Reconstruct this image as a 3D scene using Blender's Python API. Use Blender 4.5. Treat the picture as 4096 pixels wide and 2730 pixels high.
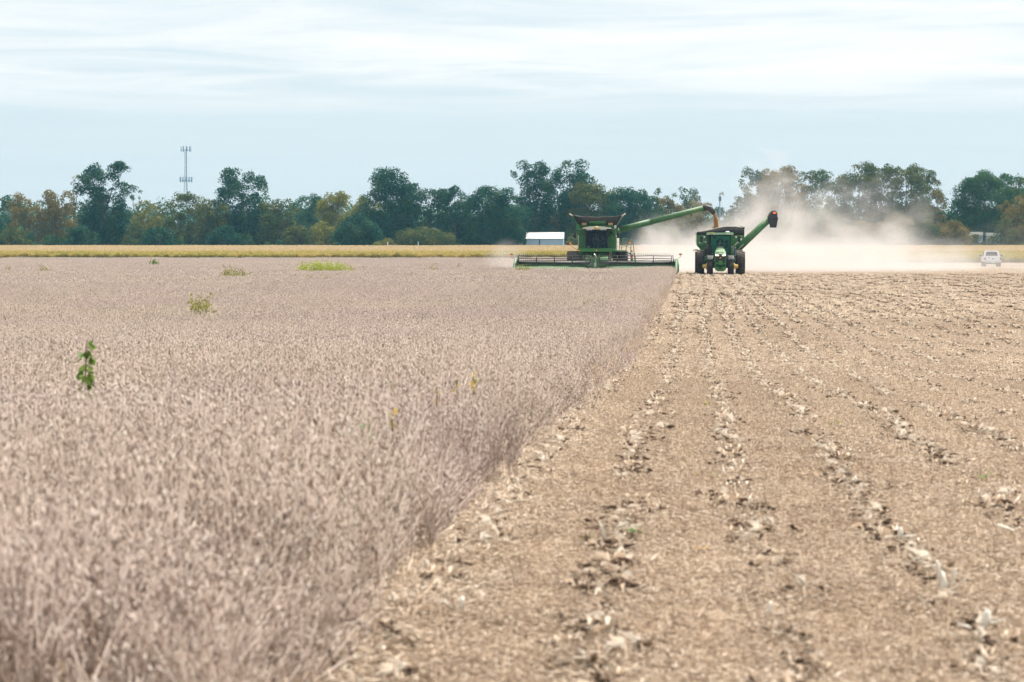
import bpy, bmesh, math, random
import numpy as np
from mathutils import Vector, Matrix

for o in list(bpy.data.objects):
    bpy.data.objects.remove(o)
SC = bpy.context.scene
COL = SC.collection
R = math.radians

# ------------------------------------------------------------------ camera
F_PX = 11378.0                       # focal length in photo pixels (100 mm on a 36 mm sensor)
EYE = 2.53
YAW, TILT = R(3.62), R(1.98)
cam_d = bpy.data.cameras.new('camera')
cam_d.lens = 100.0
cam_d.sensor_width = 36.0
cam_d.clip_start = 0.5
cam_d.clip_end = 9000.0
cam_d.dof.use_dof = True
cam_d.dof.focus_distance = 190.0
cam_d.dof.aperture_fstop = 6.3
cam = bpy.data.objects.new('camera', cam_d)
cam.location = (0, 0, EYE)
cam.rotation_euler = (math.pi / 2 - TILT, 0, YAW)
COL.objects.link(cam)
SC.camera = cam

# ------------------------------------------------------------------ light
SUN_EL, SUN_AZ = R(60), R(38)        # azimuth measured from +Y (the row direction) towards +X
sun_d = bpy.data.lights.new('sun', 'SUN')
sun_d.energy = 4.8
sun_d.angle = R(1.5)
sun_d.color = (1.0, 0.945, 0.865)
sun = bpy.data.objects.new('sun', sun_d)
sdir = Vector((math.sin(SUN_AZ) * math.cos(SUN_EL), math.cos(SUN_AZ) * math.cos(SUN_EL), math.sin(SUN_EL)))
sun.rotation_euler = (-sdir).to_track_quat('-Z', 'Y').to_euler()
sun.location = (0, 0, 60)
COL.objects.link(sun)

world = bpy.data.worlds.new('World')
SC.world = world
world.use_nodes = True
wt = world.node_tree
wt.nodes.clear()
def wn(t, **kw):
    n = wt.nodes.new(t)
    for k, v in kw.items():
        setattr(n, k, v)
    return n
def wl(a, b):
    wt.links.new(a, b)
sky = wn('ShaderNodeTexSky', sky_type='NISHITA')
sky.sun_disc = False
sky.sun_elevation = SUN_EL
sky.sun_rotation = SUN_AZ
sky.air_density = 1.0
sky.dust_density = 1.6
sky.ozone_density = 1.2
tc = wn('ShaderNodeTexCoord')
sep = wn('ShaderNodeSeparateXYZ'); wl(tc.outputs['Generated'], sep.inputs[0])
def wmath(op, a, b=None, c=None, clamp=False):
    n = wn('ShaderNodeMath', operation=op); n.use_clamp = clamp
    for i, v in enumerate((a, b, c)):
        if v is None: continue
        if isinstance(v, (int, float)): n.inputs[i].default_value = v
        else: wl(v, n.inputs[i])
    return n.outputs[0]
# a thin high cloud layer: the view direction meets a plane at unit height
zc = wmath('MAXIMUM', sep.outputs[2], 0.012)
comb = wn('ShaderNodeCombineXYZ')
wl(wmath('DIVIDE', sep.outputs[0], zc), comb.inputs[0])
wl(wmath('DIVIDE', sep.outputs[1], zc), comb.inputs[1])
mp = wn('ShaderNodeMapping'); wl(comb.outputs[0], mp.inputs[0])
mp.inputs['Location'].default_value = (5.4, 0.6, 0)
mp.inputs['Rotation'].default_value = (0, 0, R(20))
mp.inputs['Scale'].default_value = (0.55, 0.42, 1)
nz = wn('ShaderNodeTexNoise'); wl(mp.outputs[0], nz.inputs['Vector'])
nz.inputs['Scale'].default_value = 1.0
nz.inputs['Detail'].default_value = 7
nz.inputs['Roughness'].default_value = 0.62
nz.inputs['Distortion'].default_value = 0.7
nz2 = wn('ShaderNodeTexNoise'); wl(mp.outputs[0], nz2.inputs['Vector'])
nz2.inputs['Scale'].default_value = 0.35
nz2.inputs['Detail'].default_value = 3
cl = wmath('ADD', wmath('MULTIPLY', nz.outputs[0], 0.7), wmath('MULTIPLY', nz2.outputs[0], 0.5))
mr = wn('ShaderNodeMapRange', interpolation_type='SMOOTHSTEP'); wl(cl, mr.inputs[0])
mr.inputs[1].default_value = 0.37; mr.inputs[2].default_value = 0.76
lowfade = wn('ShaderNodeMapRange', interpolation_type='SMOOTHSTEP'); wl(sep.outputs[2], lowfade.inputs[0])
lowfade.inputs[1].default_value = 0.040; lowfade.inputs[2].default_value = 0.062
lowfade.inputs[3].default_value = 0.10; lowfade.inputs[4].default_value = 1.0
mask = wmath('MULTIPLY', wmath('MULTIPLY', mr.outputs[0], lowfade.outputs[0]), 0.92)
veil = wn('ShaderNodeMixRGB'); wl(sky.outputs[0], veil.inputs[1])
veil.inputs[0].default_value = 0.78
veil.inputs[2].default_value = (7.45, 8.85, 9.75, 1)
cm = wn('ShaderNodeMixRGB'); wl(mask, cm.inputs[0]); wl(veil.outputs[0], cm.inputs[1])
cm.inputs[2].default_value = (10.5, 10.5, 10.3, 1)
bg = wn('ShaderNodeBackground'); wl(cm.outputs[0], bg.inputs[0])
bg.inputs[1].default_value = 0.061
wo = wn('ShaderNodeOutputWorld'); wl(bg.outputs[0], wo.inputs[0])

SC.view_settings.view_transform = 'Standard'
SC.view_settings.look = 'None'
SC.view_settings.exposure = 0.76
SC.view_settings.gamma = 1.0
SC.view_settings.use_curve_mapping = False
SC.render.engine = 'CYCLES'
SC.cycles.use_denoising = True
SC.cycles.use_adaptive_sampling = True
SC.cycles.adaptive_threshold = 0.02
SC.cycles.max_bounces = 7
SC.cycles.diffuse_bounces = 2
SC.cycles.glossy_bounces = 2
SC.cycles.transmission_bounces = 4
SC.cycles.transparent_max_bounces = 12
SC.cycles.volume_bounces = 2
SC.cycles.volume_step_rate = 1.0
SC.cycles.volume_max_steps = 256
SC.cycles.sample_clamp_indirect = 6.0

# ------------------------------------------------------------------ helpers
def sstep(a, b, x):
    t = min(1.0, max(0.0, (x - a) / (b - a)))
    return t * t * (3 - 2 * t)

def ground_z(x, y):
    t = min(1.0, max(0.0, (y - 6.0) / 66.0))
    z = 0.98 * (0.5 + 0.5 * math.cos(math.pi * t))
    z += -0.32 * sstep(268, 325, y) + 0.42 * sstep(395, 432, y) + 0.85 * sstep(430, 690, y)
    r = sstep(4, 16, x) * sstep(60, 110, y) * (1 - sstep(190, 260, y))
    z += r * 0.16 * math.sin((y - 60) / 30.0 + x * 0.06)
    return z

_ca, _sa = math.cos(YAW), math.sin(YAW)
def at(px, py, depth):
    """photo pixel + distance along the view axis -> place in the field"""
    u = (px - 2048.0) / F_PX
    v = (1365.0 - py) / F_PX
    ct, st = math.cos(TILT), math.sin(TILT)
    fy = ct + v * st; fz = -st + v * ct
    return Vector((_ca * u - _sa * fy, _sa * u + _ca * fy, fz)) * depth + Vector((0, 0, EYE))

def ground_at(px, dist):
    p = at(px, 972, dist)
    return Vector((p.x, p.y, ground_z(p.x, p.y)))

class NT:
    """small wrapper for building a material's node tree"""
    def __init__(self, name):
        self.m = bpy.data.materials.new(name)
        self.m.use_nodes = True
        self.t = self.m.node_tree
        self.t.nodes.clear()
        self.out = self.t.nodes.new('ShaderNodeOutputMaterial')
    def n(self, typ, ins=None, **kw):
        nd = self.t.nodes.new(typ)
        for k, v in kw.items(): setattr(nd, k, v)
        for k, v in (ins or {}).items(): self.set(nd.inputs[k], v)
        return nd
    def set(self, sock, v):
        if hasattr(v, 'is_output'): self.t.links.new(v, sock)
        else:
            if isinstance(v, (tuple, list)) and len(v) == 3 and sock.type == 'RGBA': v = (*v, 1)
            sock.default_value = v
    def math(self, op, a, b=0.0, clamp=False):
        nd = self.n('ShaderNodeMath', {0: a, 1: b}, operation=op); nd.use_clamp = clamp
        return nd.outputs[0]
    def mix(self, f, a, b, blend='MIX'):
        nd = self.n('ShaderNodeMixRGB', {0: f, 1: a, 2: b}, blend_type=blend)
        return nd.outputs[0]
    def noise(self, vec, scale, detail=4, rough=0.55, dist=0.0):
        nd = self.n('ShaderNodeTexNoise', {'Scale': scale, 'Detail': detail, 'Roughness': rough, 'Distortion': dist})
        if vec is not None: self.set(nd.inputs['Vector'], vec)
        return nd.outputs[0]
    def ramp(self, f, a, b, lo=0.0, hi=1.0):
        nd = self.n('ShaderNodeMapRange', {0: f, 1: a, 2: b, 3: lo, 4: hi}, interpolation_type='SMOOTHSTEP')
        return nd.outputs[0]
    def pos(self):
        return self.n('ShaderNodeNewGeometry').outputs['Position']
    def scaled(self, vec, s):
        return self.n('ShaderNodeMapping', {'Vector': vec, 'Scale': s}).outputs[0]
    def surf(self, s):
        self.t.links.new(s, self.out.inputs['Surface'])

DUST = (0.46, 0.38, 0.29)
def paint(name, col, rough=0.5, metal=0.0, dust=0.35, var=0.25, bump=0.0, spec=0.5):
    """painted / moulded surface with uneven tone and field dust lying on upward faces"""
    g = NT(name)
    tco = g.n('ShaderNodeTexCoord').outputs['Object']
    n1 = g.noise(tco, 2.2, 5, 0.6)
    n2 = g.noise(tco, 14.0, 4, 0.6)
    c = g.mix(g.math('MULTIPLY', n1, var), col, tuple(x * 0.45 for x in col))
    nz_ = g.n('ShaderNodeSeparateXYZ', {0: g.n('ShaderNodeNewGeometry').outputs['Normal']}).outputs[2]
    up = g.ramp(nz_, -0.2, 1.0, 0.25, 1.0)
    d = g.math('MULTIPLY', g.math('MULTIPLY', up, g.ramp(g.math('ADD', n1, g.math('MULTIPLY', n2, 0.5)), 0.5, 0.95)), dust, True)
    c = g.mix(d, c, DUST)
    b = g.n('ShaderNodeBsdfPrincipled', {'Base Color': c, 'Metallic': metal, 'Roughness': g.math('ADD', rough, g.math('MULTIPLY', d, 0.4), True), 'Specular IOR Level': spec})
    if bump:
        bp = g.n('ShaderNodeBump', {'Height': n2, 'Strength': bump, 'Distance': 0.02})
        g.t.links.new(bp.outputs[0], b.inputs['Normal'])
    g.surf(b.outputs[0])
    return g.m

def glass_mat(name, tint, rough=0.03, alpha=0.55):
    g = NT(name)
    tr = g.n('ShaderNodeBsdfTransparent', {'Color': tint})
    gl = g.n('ShaderNodeBsdfGlossy', {'Color': (0.9, 0.95, 1.0), 'Roughness': rough})
    fr = g.n('ShaderNodeFresnel', {'IOR': 1.5}).outputs[0]
    mx = g.n('ShaderNodeMixShader', {0: g.math('MULTIPLY', fr, 0.55, True), 1: tr.outputs[0], 2: gl.outputs[0]})
    g.surf(mx.outputs[0])
    return g.m

def emit_mat(name, col, s):
    g = NT(name)
    e = g.n('ShaderNodeBsdfPrincipled', {'Base Color': col, 'Roughness': 0.3, 'Emission Color': col, 'Emission Strength': s})
    g.surf(e.outputs[0])
    return g.m

class MB:
    """collects shapes into one mesh"""
    def __init__(self):
        self.v = []; self.f = []; self.sm = []
    def add(self, vs, fs, smooth=False, mtx=None):
        o = len(self.v)
        if mtx is not None: vs = [mtx @ Vector(p) for p in vs]
        self.v += [tuple(p) for p in vs]
        self.f += [tuple(i + o for i in f) for f in fs]
        self.sm += [smooth] * len(fs)
        return self
    def box(self, x0, x1, y0, y1, z0, z1, ch=0.0, mtx=None):
        if ch <= 0:
            vs = [(x0,y0,z0),(x1,y0,z0),(x1,y1,z0),(x0,y1,z0),(x0,y0,z1),(x1,y0,z1),(x1,y1,z1),(x0,y1,z1)]
            fs = [(0,3,2,1),(4,5,6,7),(0,1,5,4),(1,2,6,5),(2,3,7,6),(3,0,4,7)]
            return self.add(vs, fs, False, mtx)
        bm = bmesh.new()
        bmesh.ops.create_cube(bm, size=1)
        for v in bm.verts:
            v.co = ((x0+x1)/2 + v.co.x*(x1-x0), (y0+y1)/2 + v.co.y*(y1-y0), (z0+z1)/2 + v.co.z*(z1-z0))
        bmesh.ops.bevel(bm, geom=list(bm.edges), offset=ch, segments=2, affect='EDGES', profile=0.5)
        bm.verts.index_update()
        vs = [tuple(v.co) for v in bm.verts]; fs = [tuple(v.index for v in f.verts) for f in bm.faces]
        bm.free()
        return self.add(vs, fs, False, mtx)
    def tube(self, pts, rad, n=10, cap=True, smooth=True, squash=1.0):
        pts = [Vector(p) for p in pts]
        rads = rad if isinstance(rad, (list, tuple)) else [rad] * len(pts)
        vs = []; fs = []
        for i, p in enumerate(pts):
            a = pts[max(0, i-1)]; b = pts[min(len(pts)-1, i+1)]
            d = (b - a).normalized()
            up = Vector((0,0,1)) if abs(d.z) < 0.95 else Vector((0,1,0))
            s = d.cross(up).normalized(); t = s.cross(d).normalized()
            for k in range(n):
                an = 2*math.pi*k/n
                vs.append(p + (s*math.cos(an) + t*math.sin(an)*squash)*rads[i])
        for i in range(len(pts)-1):
            for k in range(n):
                k2 = (k+1) % n
                fs.append((i*n+k, i*n+k2, (i+1)*n+k2, (i+1)*n+k))
        self.add(vs, fs, smooth)
        if cap:
            o = len(self.v) - len(vs)
            self.f += [tuple(o+k for k in reversed(range(n))), tuple(o+(len(pts)-1)*n+k for k in range(n))]
            self.sm += [False, False]
        return self
    def lathe(self, prof, axis='X', c=(0,0,0), n=32, smooth=True):
        """prof: list of (along, radius)"""
        vs = []; fs = []
        for (a, r) in prof:
            for k in range(n):
                an = 2*math.pi*k/n
                p = {'X': (a, r*math.cos(an), r*math.sin(an)), 'Z': (r*math.cos(an), r*math.sin(an), a), 'Y': (r*math.cos(an), a, r*math.sin(an))}[axis]
                vs.append((p[0]+c[0], p[1]+c[1], p[2]+c[2]))
        m = len(prof)
        for i in range(m-1):
            for k in range(n):
                k2 = (k+1) % n
                fs.append((i*n+k, i*n+k2, (i+1)*n+k2, (i+1)*n+k))
        return self.add(vs, fs, smooth)
    def prism(self, poly, y0, y1, poly2=None):
        """polygon in x,z swept from y0 to y1 (optionally to another outline)"""
        n = len(poly); poly2 = poly2 or poly
        vs = [(x, y0, z) for x, z in poly] + [(x, y1, z) for x, z in poly2]
        fs = [tuple(range(n)), tuple(reversed(range(n, 2*n)))]
        for k in range(n):
            k2 = (k+1) % n
            fs.append((k, n+k, n+k2, k2))
        return self.add(vs, fs)
    def sheet(self, rows, smooth=True, thick=0.0):
        """grid of points as a surface"""
        m = len(rows); n = len(rows[0])
        vs = [p for r in rows for p in r]
        fs = [(i*n+j, i*n+j+1, (i+1)*n+j+1, (i+1)*n+j) for i in range(m-1) for j in range(n-1)]
        return self.add(vs, fs, smooth)
    def build(self, name, m, parent=None, loc=None):
        me = bpy.data.meshes.new(name)
        me.from_pydata(self.v, [], self.f)
        me.polygons.foreach_set('use_smooth', self.sm)
        bm = bmesh.new(); bm.from_mesh(me)
        bmesh.ops.recalc_face_normals(bm, faces=bm.faces)
        bm.to_mesh(me); bm.free()
        me.materials.append(m)
        o = bpy.data.objects.new(name, me)
        COL.objects.link(o)
        if parent: o.parent = parent
        if loc is not None: o.location = loc
        return o

def tag(o, label=None, cat=None, group=None, kind=None):
    if label: o['label'] = label
    if cat: o['category'] = cat
    if group: o['group'] = group
    if kind: o['kind'] = kind
    return o

def thing(name, label, cat, loc=(0,0,0), rz=0.0, group=None):
    o = bpy.data.objects.new(name, None)
    o.empty_display_size = 0.3
    o.location = loc; o.rotation_euler = (0, 0, rz)
    COL.objects.link(o)
    return tag(o, label, cat, group)

# ---- numpy mesh pieces: every function returns (verts, tris, tone per vertex)
def np_frames(d):
    d = d / np.linalg.norm(d, axis=1, keepdims=True)
    ref = np.where(np.abs(d[:, 2:3]) < 0.9, np.array([[0., 0., 1.]]), np.array([[1., 0., 0.]]))
    s = np.cross(d, ref); s /= np.linalg.norm(s, axis=1, keepdims=True)
    return d, s, np.cross(s, d)
def np_spindles(c, d, L, r, tone):
    """pods: little three-sided double cones"""
    d, s, t = np_frames(d)
    n = len(c)
    V = np.zeros((n, 5, 3))
    V[:, 0] = c - d * L[:, None] * 0.5
    V[:, 4] = c + d * L[:, None] * 0.5
    for k in range(3):
        a = 2*math.pi*k/3
        V[:, 1+k] = c + (s*math.cos(a) + t*math.sin(a)*0.6) * r[:, None]
    F = np.array([(0,2,1),(0,3,2),(0,1,3),(4,1,2),(4,2,3),(4,3,1)])
    return V.reshape(-1, 3), (F[None] + (np.arange(n)*5)[:, None, None]).reshape(-1, 3), np.repeat(tone, 5)
def np_sticks(p0, p1, r0, r1, tone):
    d, s, t = np_frames(p1 - p0)
    n = len(p0)
    V = np.zeros((n, 6, 3))
    for k in range(3):
        a = 2*math.pi*k/3
        o = s*math.cos(a) + t*math.sin(a)
        V[:, k] = p0 + o * r0[:, None]; V[:, 3+k] = p1 + o * r1[:, None]
    F = np.array([(0,1,4),(0,4,3),(1,2,5),(1,5,4),(2,0,3),(2,3,5),(3,4,5)])
    return V.reshape(-1, 3), (F[None] + (np.arange(n)*6)[:, None, None]).reshape(-1, 3), np.repeat(tone, 6)
def np_leaves(c, nrm, size, tone, rng, fold=0.25, aspect=0.75):
    """bent four-point leaves (two triangles folded on the midrib)"""
    nrm, s, t = np_frames(nrm)
    a = rng.uniform(0, 2*math.pi, len(c))[:, None]
    u = s*np.cos(a) + t*np.sin(a); w = np.cross(nrm, u)
    h = size[:, None] * 0.5
    V = np.zeros((len(c), 4, 3))
    V[:, 0] = c - u*h; V[:, 2] = c + u*h
    V[:, 1] = c + w*h*aspect + nrm*h*fold; V[:, 3] = c - w*h*aspect + nrm*h*fold
    F = np.array([(0,1,2),(0,2,3)])
    n = len(c)
    return V.reshape(-1, 3), (F[None] + (np.arange(n)*4)[:, None, None]).reshape(-1, 3), np.repeat(tone, 4)
def np_join(parts):
    Vs, Fs, Ts = [], [], []; o = 0
    for V, F, T in parts:
        Vs.append(V); Fs.append(F + o); Ts.append(T); o += len(V)
    return np.concatenate(Vs), np.concatenate(Fs), np.concatenate(Ts)
def np_mesh(name, parts, material, smooth=False):
    V, F, T = np_join(parts)
    me = bpy.data.meshes.new(name)
    me.vertices.add(len(V)); me.vertices.foreach_set('co', V.astype(np.float32).ravel())
    me.loops.add(len(F)*3); me.loops.foreach_set('vertex_index', F.astype(np.int32).ravel())
    me.polygons.add(len(F)); me.polygons.foreach_set('loop_start', np.arange(0, len(F)*3, 3, dtype=np.int32))
    at_ = me.attributes.new('tone', 'FLOAT', 'POINT'); at_.data.foreach_set('value', T.astype(np.float32))
    me.update()
    if smooth: me.polygons.foreach_set('use_smooth', [True]*len(F))
    me.materials.append(material)
    return me

def scatter(name, meshes, pts, rots, scales, idx, label, cat=None, tilt=None):
    """one 'stuff' object: the given meshes set out on points by geometry nodes"""
    me = bpy.data.meshes.new(name)
    n = len(pts)
    me.vertices.add(n); me.vertices.foreach_set('co', np.asarray(pts, np.float32).ravel())
    a = me.attributes.new('rot', 'FLOAT_VECTOR', 'POINT')
    rv = np.zeros((n, 3), np.float32); rv[:, 2] = rots
    if tilt is not None: rv[:, :2] = tilt
    a.data.foreach_set('vector', rv.ravel())
    a = me.attributes.new('scl', 'FLOAT_VECTOR', 'POINT'); a.data.foreach_set('vector', np.asarray(scales, np.float32).ravel())
    a = me.attributes.new('pick', 'INT', 'POINT'); a.data.foreach_set('value', np.asarray(idx, np.int32))
    me.update()
    o = bpy.data.objects.new(name, me); COL.objects.link(o)
    g = bpy.data.node_groups.new(name, 'GeometryNodeTree')
    g.interface.new_socket('Geometry', in_out='INPUT', socket_type='NodeSocketGeometry')
    g.interface.new_socket('Geometry', in_out='OUTPUT', socket_type='NodeSocketGeometry')
    N = g.nodes.new; L = g.links.new
    gi = N('NodeGroupInput'); go = N('NodeGroupOutput')
    iop = N('GeometryNodeInstanceOnPoints')
    toi = N('GeometryNodeGeometryToInstance')
    for i, m in reversed(list(enumerate(meshes))):
        src = bpy.data.objects.new('%s_piece' % name, m)
        oi = N('GeometryNodeObjectInfo'); oi.inputs[0].default_value = src
        L(oi.outputs['Geometry'], toi.inputs[0])
    L(gi.outputs[0], iop.inputs['Points']); L(toi.outputs[0], iop.inputs['Instance'])
    iop.inputs['Pick Instance'].default_value = True
    def attr(nm, t):
        nd = N('GeometryNodeInputNamedAttribute'); nd.data_type = t; nd.inputs[0].default_value = nm
        return nd.outputs[0]
    L(attr('pick', 'INT'), iop.inputs['Instance Index'])
    e2r = N('FunctionNodeEulerToRotation'); L(attr('rot', 'FLOAT_VECTOR'), e2r.inputs[0])
    L(e2r.outputs[0], iop.inputs['Rotation'])
    L(attr('scl', 'FLOAT_VECTOR'), iop.inputs['Scale'])
    L(iop.outputs[0], go.inputs[0])
    md = o.modifiers.new('scatter', 'NODES'); md.node_group = g
    return tag(o, label, cat, None, 'stuff')
# ------------------------------------------------------------------ ground
CROP_X = -1.5                         # edge of the standing beans
HDR_Y = 215.0                         # where the header is cutting
HDR_L, HDR_R = -13.55, -1.05

def ground_material():
    g = NT('stubble_soil')
    p = g.pos()
    sx = g.n('ShaderNodeSeparateXYZ', {0: p})
    X, Y = sx.outputs[0], sx.outputs[1]
    fine = g.noise(p, 38.0, 5, 0.7)
    mid = g.noise(p, 7.0, 5, 0.65)
    streak = g.noise(g.scaled(p, (1.3, 0.02, 1)), 1.0, 4, 0.6)
    big = g.noise(g.scaled(p, (0.16, 0.03, 1)), 1.0, 3, 0.5)
    straw = g.mix(g.ramp(fine, 0.3, 0.7), (0.33, 0.24, 0.165), (0.52, 0.40, 0.29))
    straw = g.mix(g.math('MULTIPLY', g.ramp(mid, 0.52, 0.72), 0.55), straw, (0.20, 0.145, 0.10))
    straw = g.mix(g.math('MULTIPLY', g.ramp(streak, 0.45, 0.75), 0.28), straw, (0.30, 0.22, 0.15))
    straw = g.mix(g.math('MULTIPLY', g.ramp(big, 0.5, 0.75), 0.25), straw, (0.66, 0.53, 0.39))
    # old corn rows, 0.762 m apart: a paler thread of husks with dark soil beside it
    ph = g.math('FRACT', g.math('DIVIDE', g.math('ADD', g.math('ADD', X, 40*0.762 - 0.344 + 0.381), g.math('MULTIPLY', mid, 0.06)), 0.762))
    off = g.math('ABSOLUTE', g.math('SUBTRACT', ph, 0.5))
    rown = g.noise(g.scaled(p, (1.0, 0.35, 1)), 1.1, 3, 0.6)
    rowm = g.math('MULTIPLY', g.ramp(off, 0.16, 0.04), g.ramp(rown, 0.46, 0.66))
    straw = g.mix(g.math('MULTIPLY', rowm, g.ramp(fine, 0.35, 0.55)), straw, g.mix(g.ramp(fine, 0.5, 0.58), (0.14, 0.10, 0.075), (0.70, 0.62, 0.52)))
    # a strip of barer, darker soil on the right
    bx = g.math('ABSOLUTE', g.math('SUBTRACT', g.math('ADD', X, g.math('MULTIPLY', big, 7.0)), 17.0))
    strip = g.math('MULTIPLY', g.math('MULTIPLY', g.ramp(bx, 2.6, 0.6), g.ramp(Y, 95.0, 135.0)), g.ramp(Y, 262.0, 215.0))
    straw = g.mix(g.math('MULTIPLY', strip, g.ramp(mid, 0.3, 0.6, 0.3, 0.8)), straw, (0.30, 0.21, 0.15))
    undr = g.mix(fine, (0.18, 0.13, 0.10), (0.34, 0.26, 0.21))
    c = g.mix(g.ramp(X, CROP_X - 1.3, CROP_X - 0.5), undr, straw)
    c = g.mix(g.ramp(Y, 380.0, 400.0), c, (0.30, 0.26, 0.13))
    b = g.n('ShaderNodeBsdfPrincipled', {'Base Color': c, 'Roughness': 0.95, 'Specular IOR Level': 0.1})
    bp = g.n('ShaderNodeBump', {'Height': g.math('ADD', fine, g.math('MULTIPLY', mid, 1.6)), 'Strength': 0.7, 'Distance': 0.05})
    g.t.links.new(bp.outputs[0], b.inputs['Normal'])
    g.surf(b.outputs[0])
    return g.m
M_GROUND = ground_material()

ys = [-40.0]
while ys[-1] < 8: ys.append(ys[-1] + 4)
while ys[-1] < 60: ys.append(ys[-1] + 0.35)
while ys[-1] < 1500: ys.append(ys[-1] * 1.022)
rows = []
rg = random.Random(4)
NC = 150
for y in ys:
    half = 6 + 0.42 * max(y, 0) + (0 if y < 400 else (y - 400) * 1.2)
    row = []
    for j in range(NC + 1):
        u = j / NC * 2 - 1
        x = u * half
        row.append((x, y, ground_z(x, y) + (rg.uniform(-0.012, 0.012) if 6 < y < 60 else 0)))
    rows.append(row)
gnd = MB().sheet(rows).build('ground', M_GROUND)
tag(gnd, kind='structure')

# ------------------------------------------------------------------ plant materials
def plant_mat(name, cols, patch=None, patch_scale=0.05, transl=0.25, rough=0.8, patch_amt=0.5, stretch=None):
    """cols: dark -> light through the per-piece tone; patch: tint of broad drifts across the field"""
    g = NT(name)
    tone = g.n('ShaderNodeAttribute', attribute_name='tone').outputs['Fac']
    rnd = g.n('ShaderNodeObjectInfo').outputs['Random']
    p = g.pos()
    cr = g.n('ShaderNodeValToRGB')
    el = cr.color_ramp.elements
    while len(el) < len(cols): el.new(0.5)
    for i, c in enumerate(cols):
        el[i].position = i / (len(cols) - 1); el[i].color = (*c, 1)
    g.t.links.new(g.math('ADD', tone, g.math('MULTIPLY', g.math('SUBTRACT', rnd, 0.5), 0.16), True), cr.inputs[0])
    c = cr.outputs[0]
    if patch:
        dr = g.ramp(g.noise(g.scaled(p, stretch) if stretch else p, patch_scale, 4, 0.6), 0.40, 0.66)
        c = g.mix(g.math('MULTIPLY', dr, patch_amt), c, g.mix(0.5, c, patch))
    d = g.n('ShaderNodeBsdfPrincipled', {'Base Color': c, 'Roughness': rough, 'Specular IOR Level': 0.15})
    t = g.n('ShaderNodeBsdfTranslucent', {'Color': c})
    mx = g.n('ShaderNodeMixShader', {0: transl, 1: d.outputs[0], 2: t.outputs[0]})
    g.surf(mx.outputs[0])
    return g.m

M_BEAN = plant_mat('ripe_soybean', [(0.17, 0.12, 0.10), (0.60, 0.495, 0.42), (0.70, 0.60, 0.515), (0.87, 0.81, 0.73)], patch=(0.57, 0.455, 0.475), patch_scale=0.09, transl=0.42, patch_amt=0.75)
M_STRAW = plant_mat('straw_litter', [(0.17, 0.12, 0.09), (0.64, 0.495, 0.37), (0.77, 0.62, 0.475), (0.88, 0.77, 0.64)], patch=(0.36, 0.25, 0.17), patch_scale=1.0, transl=0.3, patch_amt=0.45, stretch=(0.45, 0.03, 1))
M_HUSK = plant_mat('corn_residue', [(0.125, 0.082, 0.055), (0.27, 0.19, 0.13), (0.66, 0.52, 0.39), (0.88, 0.80, 0.69)], transl=0.3)
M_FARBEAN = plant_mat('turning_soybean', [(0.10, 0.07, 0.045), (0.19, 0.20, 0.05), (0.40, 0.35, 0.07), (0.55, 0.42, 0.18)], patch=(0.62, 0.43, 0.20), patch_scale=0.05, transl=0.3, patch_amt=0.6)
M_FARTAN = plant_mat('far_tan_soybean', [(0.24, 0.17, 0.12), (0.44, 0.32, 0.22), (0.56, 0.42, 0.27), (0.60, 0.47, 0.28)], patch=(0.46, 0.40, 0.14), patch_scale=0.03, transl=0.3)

# ------------------------------------------------------------------ the standing beans
def bean_patch(name, seed, side, plants, pods, pod_len, pod_r, height, mat, branches=3, stem_r=0.0035):
    rng = np.random.default_rng(seed)
    parts = []
    n = plants
    base = np.stack([rng.uniform(-side/2, side/2, n), rng.uniform(-side/2, side/2, n), np.zeros(n)], 1)
    H = height * rng.uniform(0.72, 1.1, n)
    lean = rng.normal(0, 0.13, (n, 2))
    top = base + np.stack([lean[:, 0]*H, lean[:, 1]*H, H], 1)
    parts.append(np_sticks(base, top, np.full(n, stem_r*1.3), np.full(n, stem_r*0.6), rng.uniform(0.30, 0.65, n)))
    bo, be, bh = [base], [top], [H]
    for b in range(branches):
        f = rng.uniform(0.15, 0.5, n)[:, None]
        s = base + (top - base)*f
        az = rng.uniform(0, 2*math.pi, n)
        L = H * rng.uniform(0.35, 0.6, n)
        sp = rng.uniform(0.25, 0.6, n)
        e = s + np.stack([np.cos(az)*L*sp, np.sin(az)*L*sp, L*0.95], 1)
        parts.append(np_sticks(s, e, np.full(n, stem_r*0.9), np.full(n, stem_r*0.5), rng.uniform(0.35, 0.8, n)))
        bo.append(s); be.append(e); bh.append(L)
    bo = np.concatenate(bo); be = np.concatenate(be)
    m = len(bo)
    k = rng.integers(0, m, n*pods)
    f = rng.uniform(0.12, 1.03, n*pods)[:, None]
    c = bo[k] + (be[k] - bo[k])*f + rng.normal(0, 0.018, (n*pods, 3))
    d = rng.normal(0, 0.55, (n*pods, 3)); d[:, 2] = rng.choice([-1, 1], n*pods, p=[0.55, 0.45])*rng.uniform(0.5, 1.3, n*pods)
    tone = np.clip(rng.normal(0.52, 0.21, n*pods), 0.02, 1)
    parts.append(np_spindles(c, d, pod_len*rng.uniform(0.6, 1.3, n*pods), pod_r*rng.uniform(0.7, 1.3, n*pods), tone))
    return np_mesh(name, parts, mat)

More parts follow.
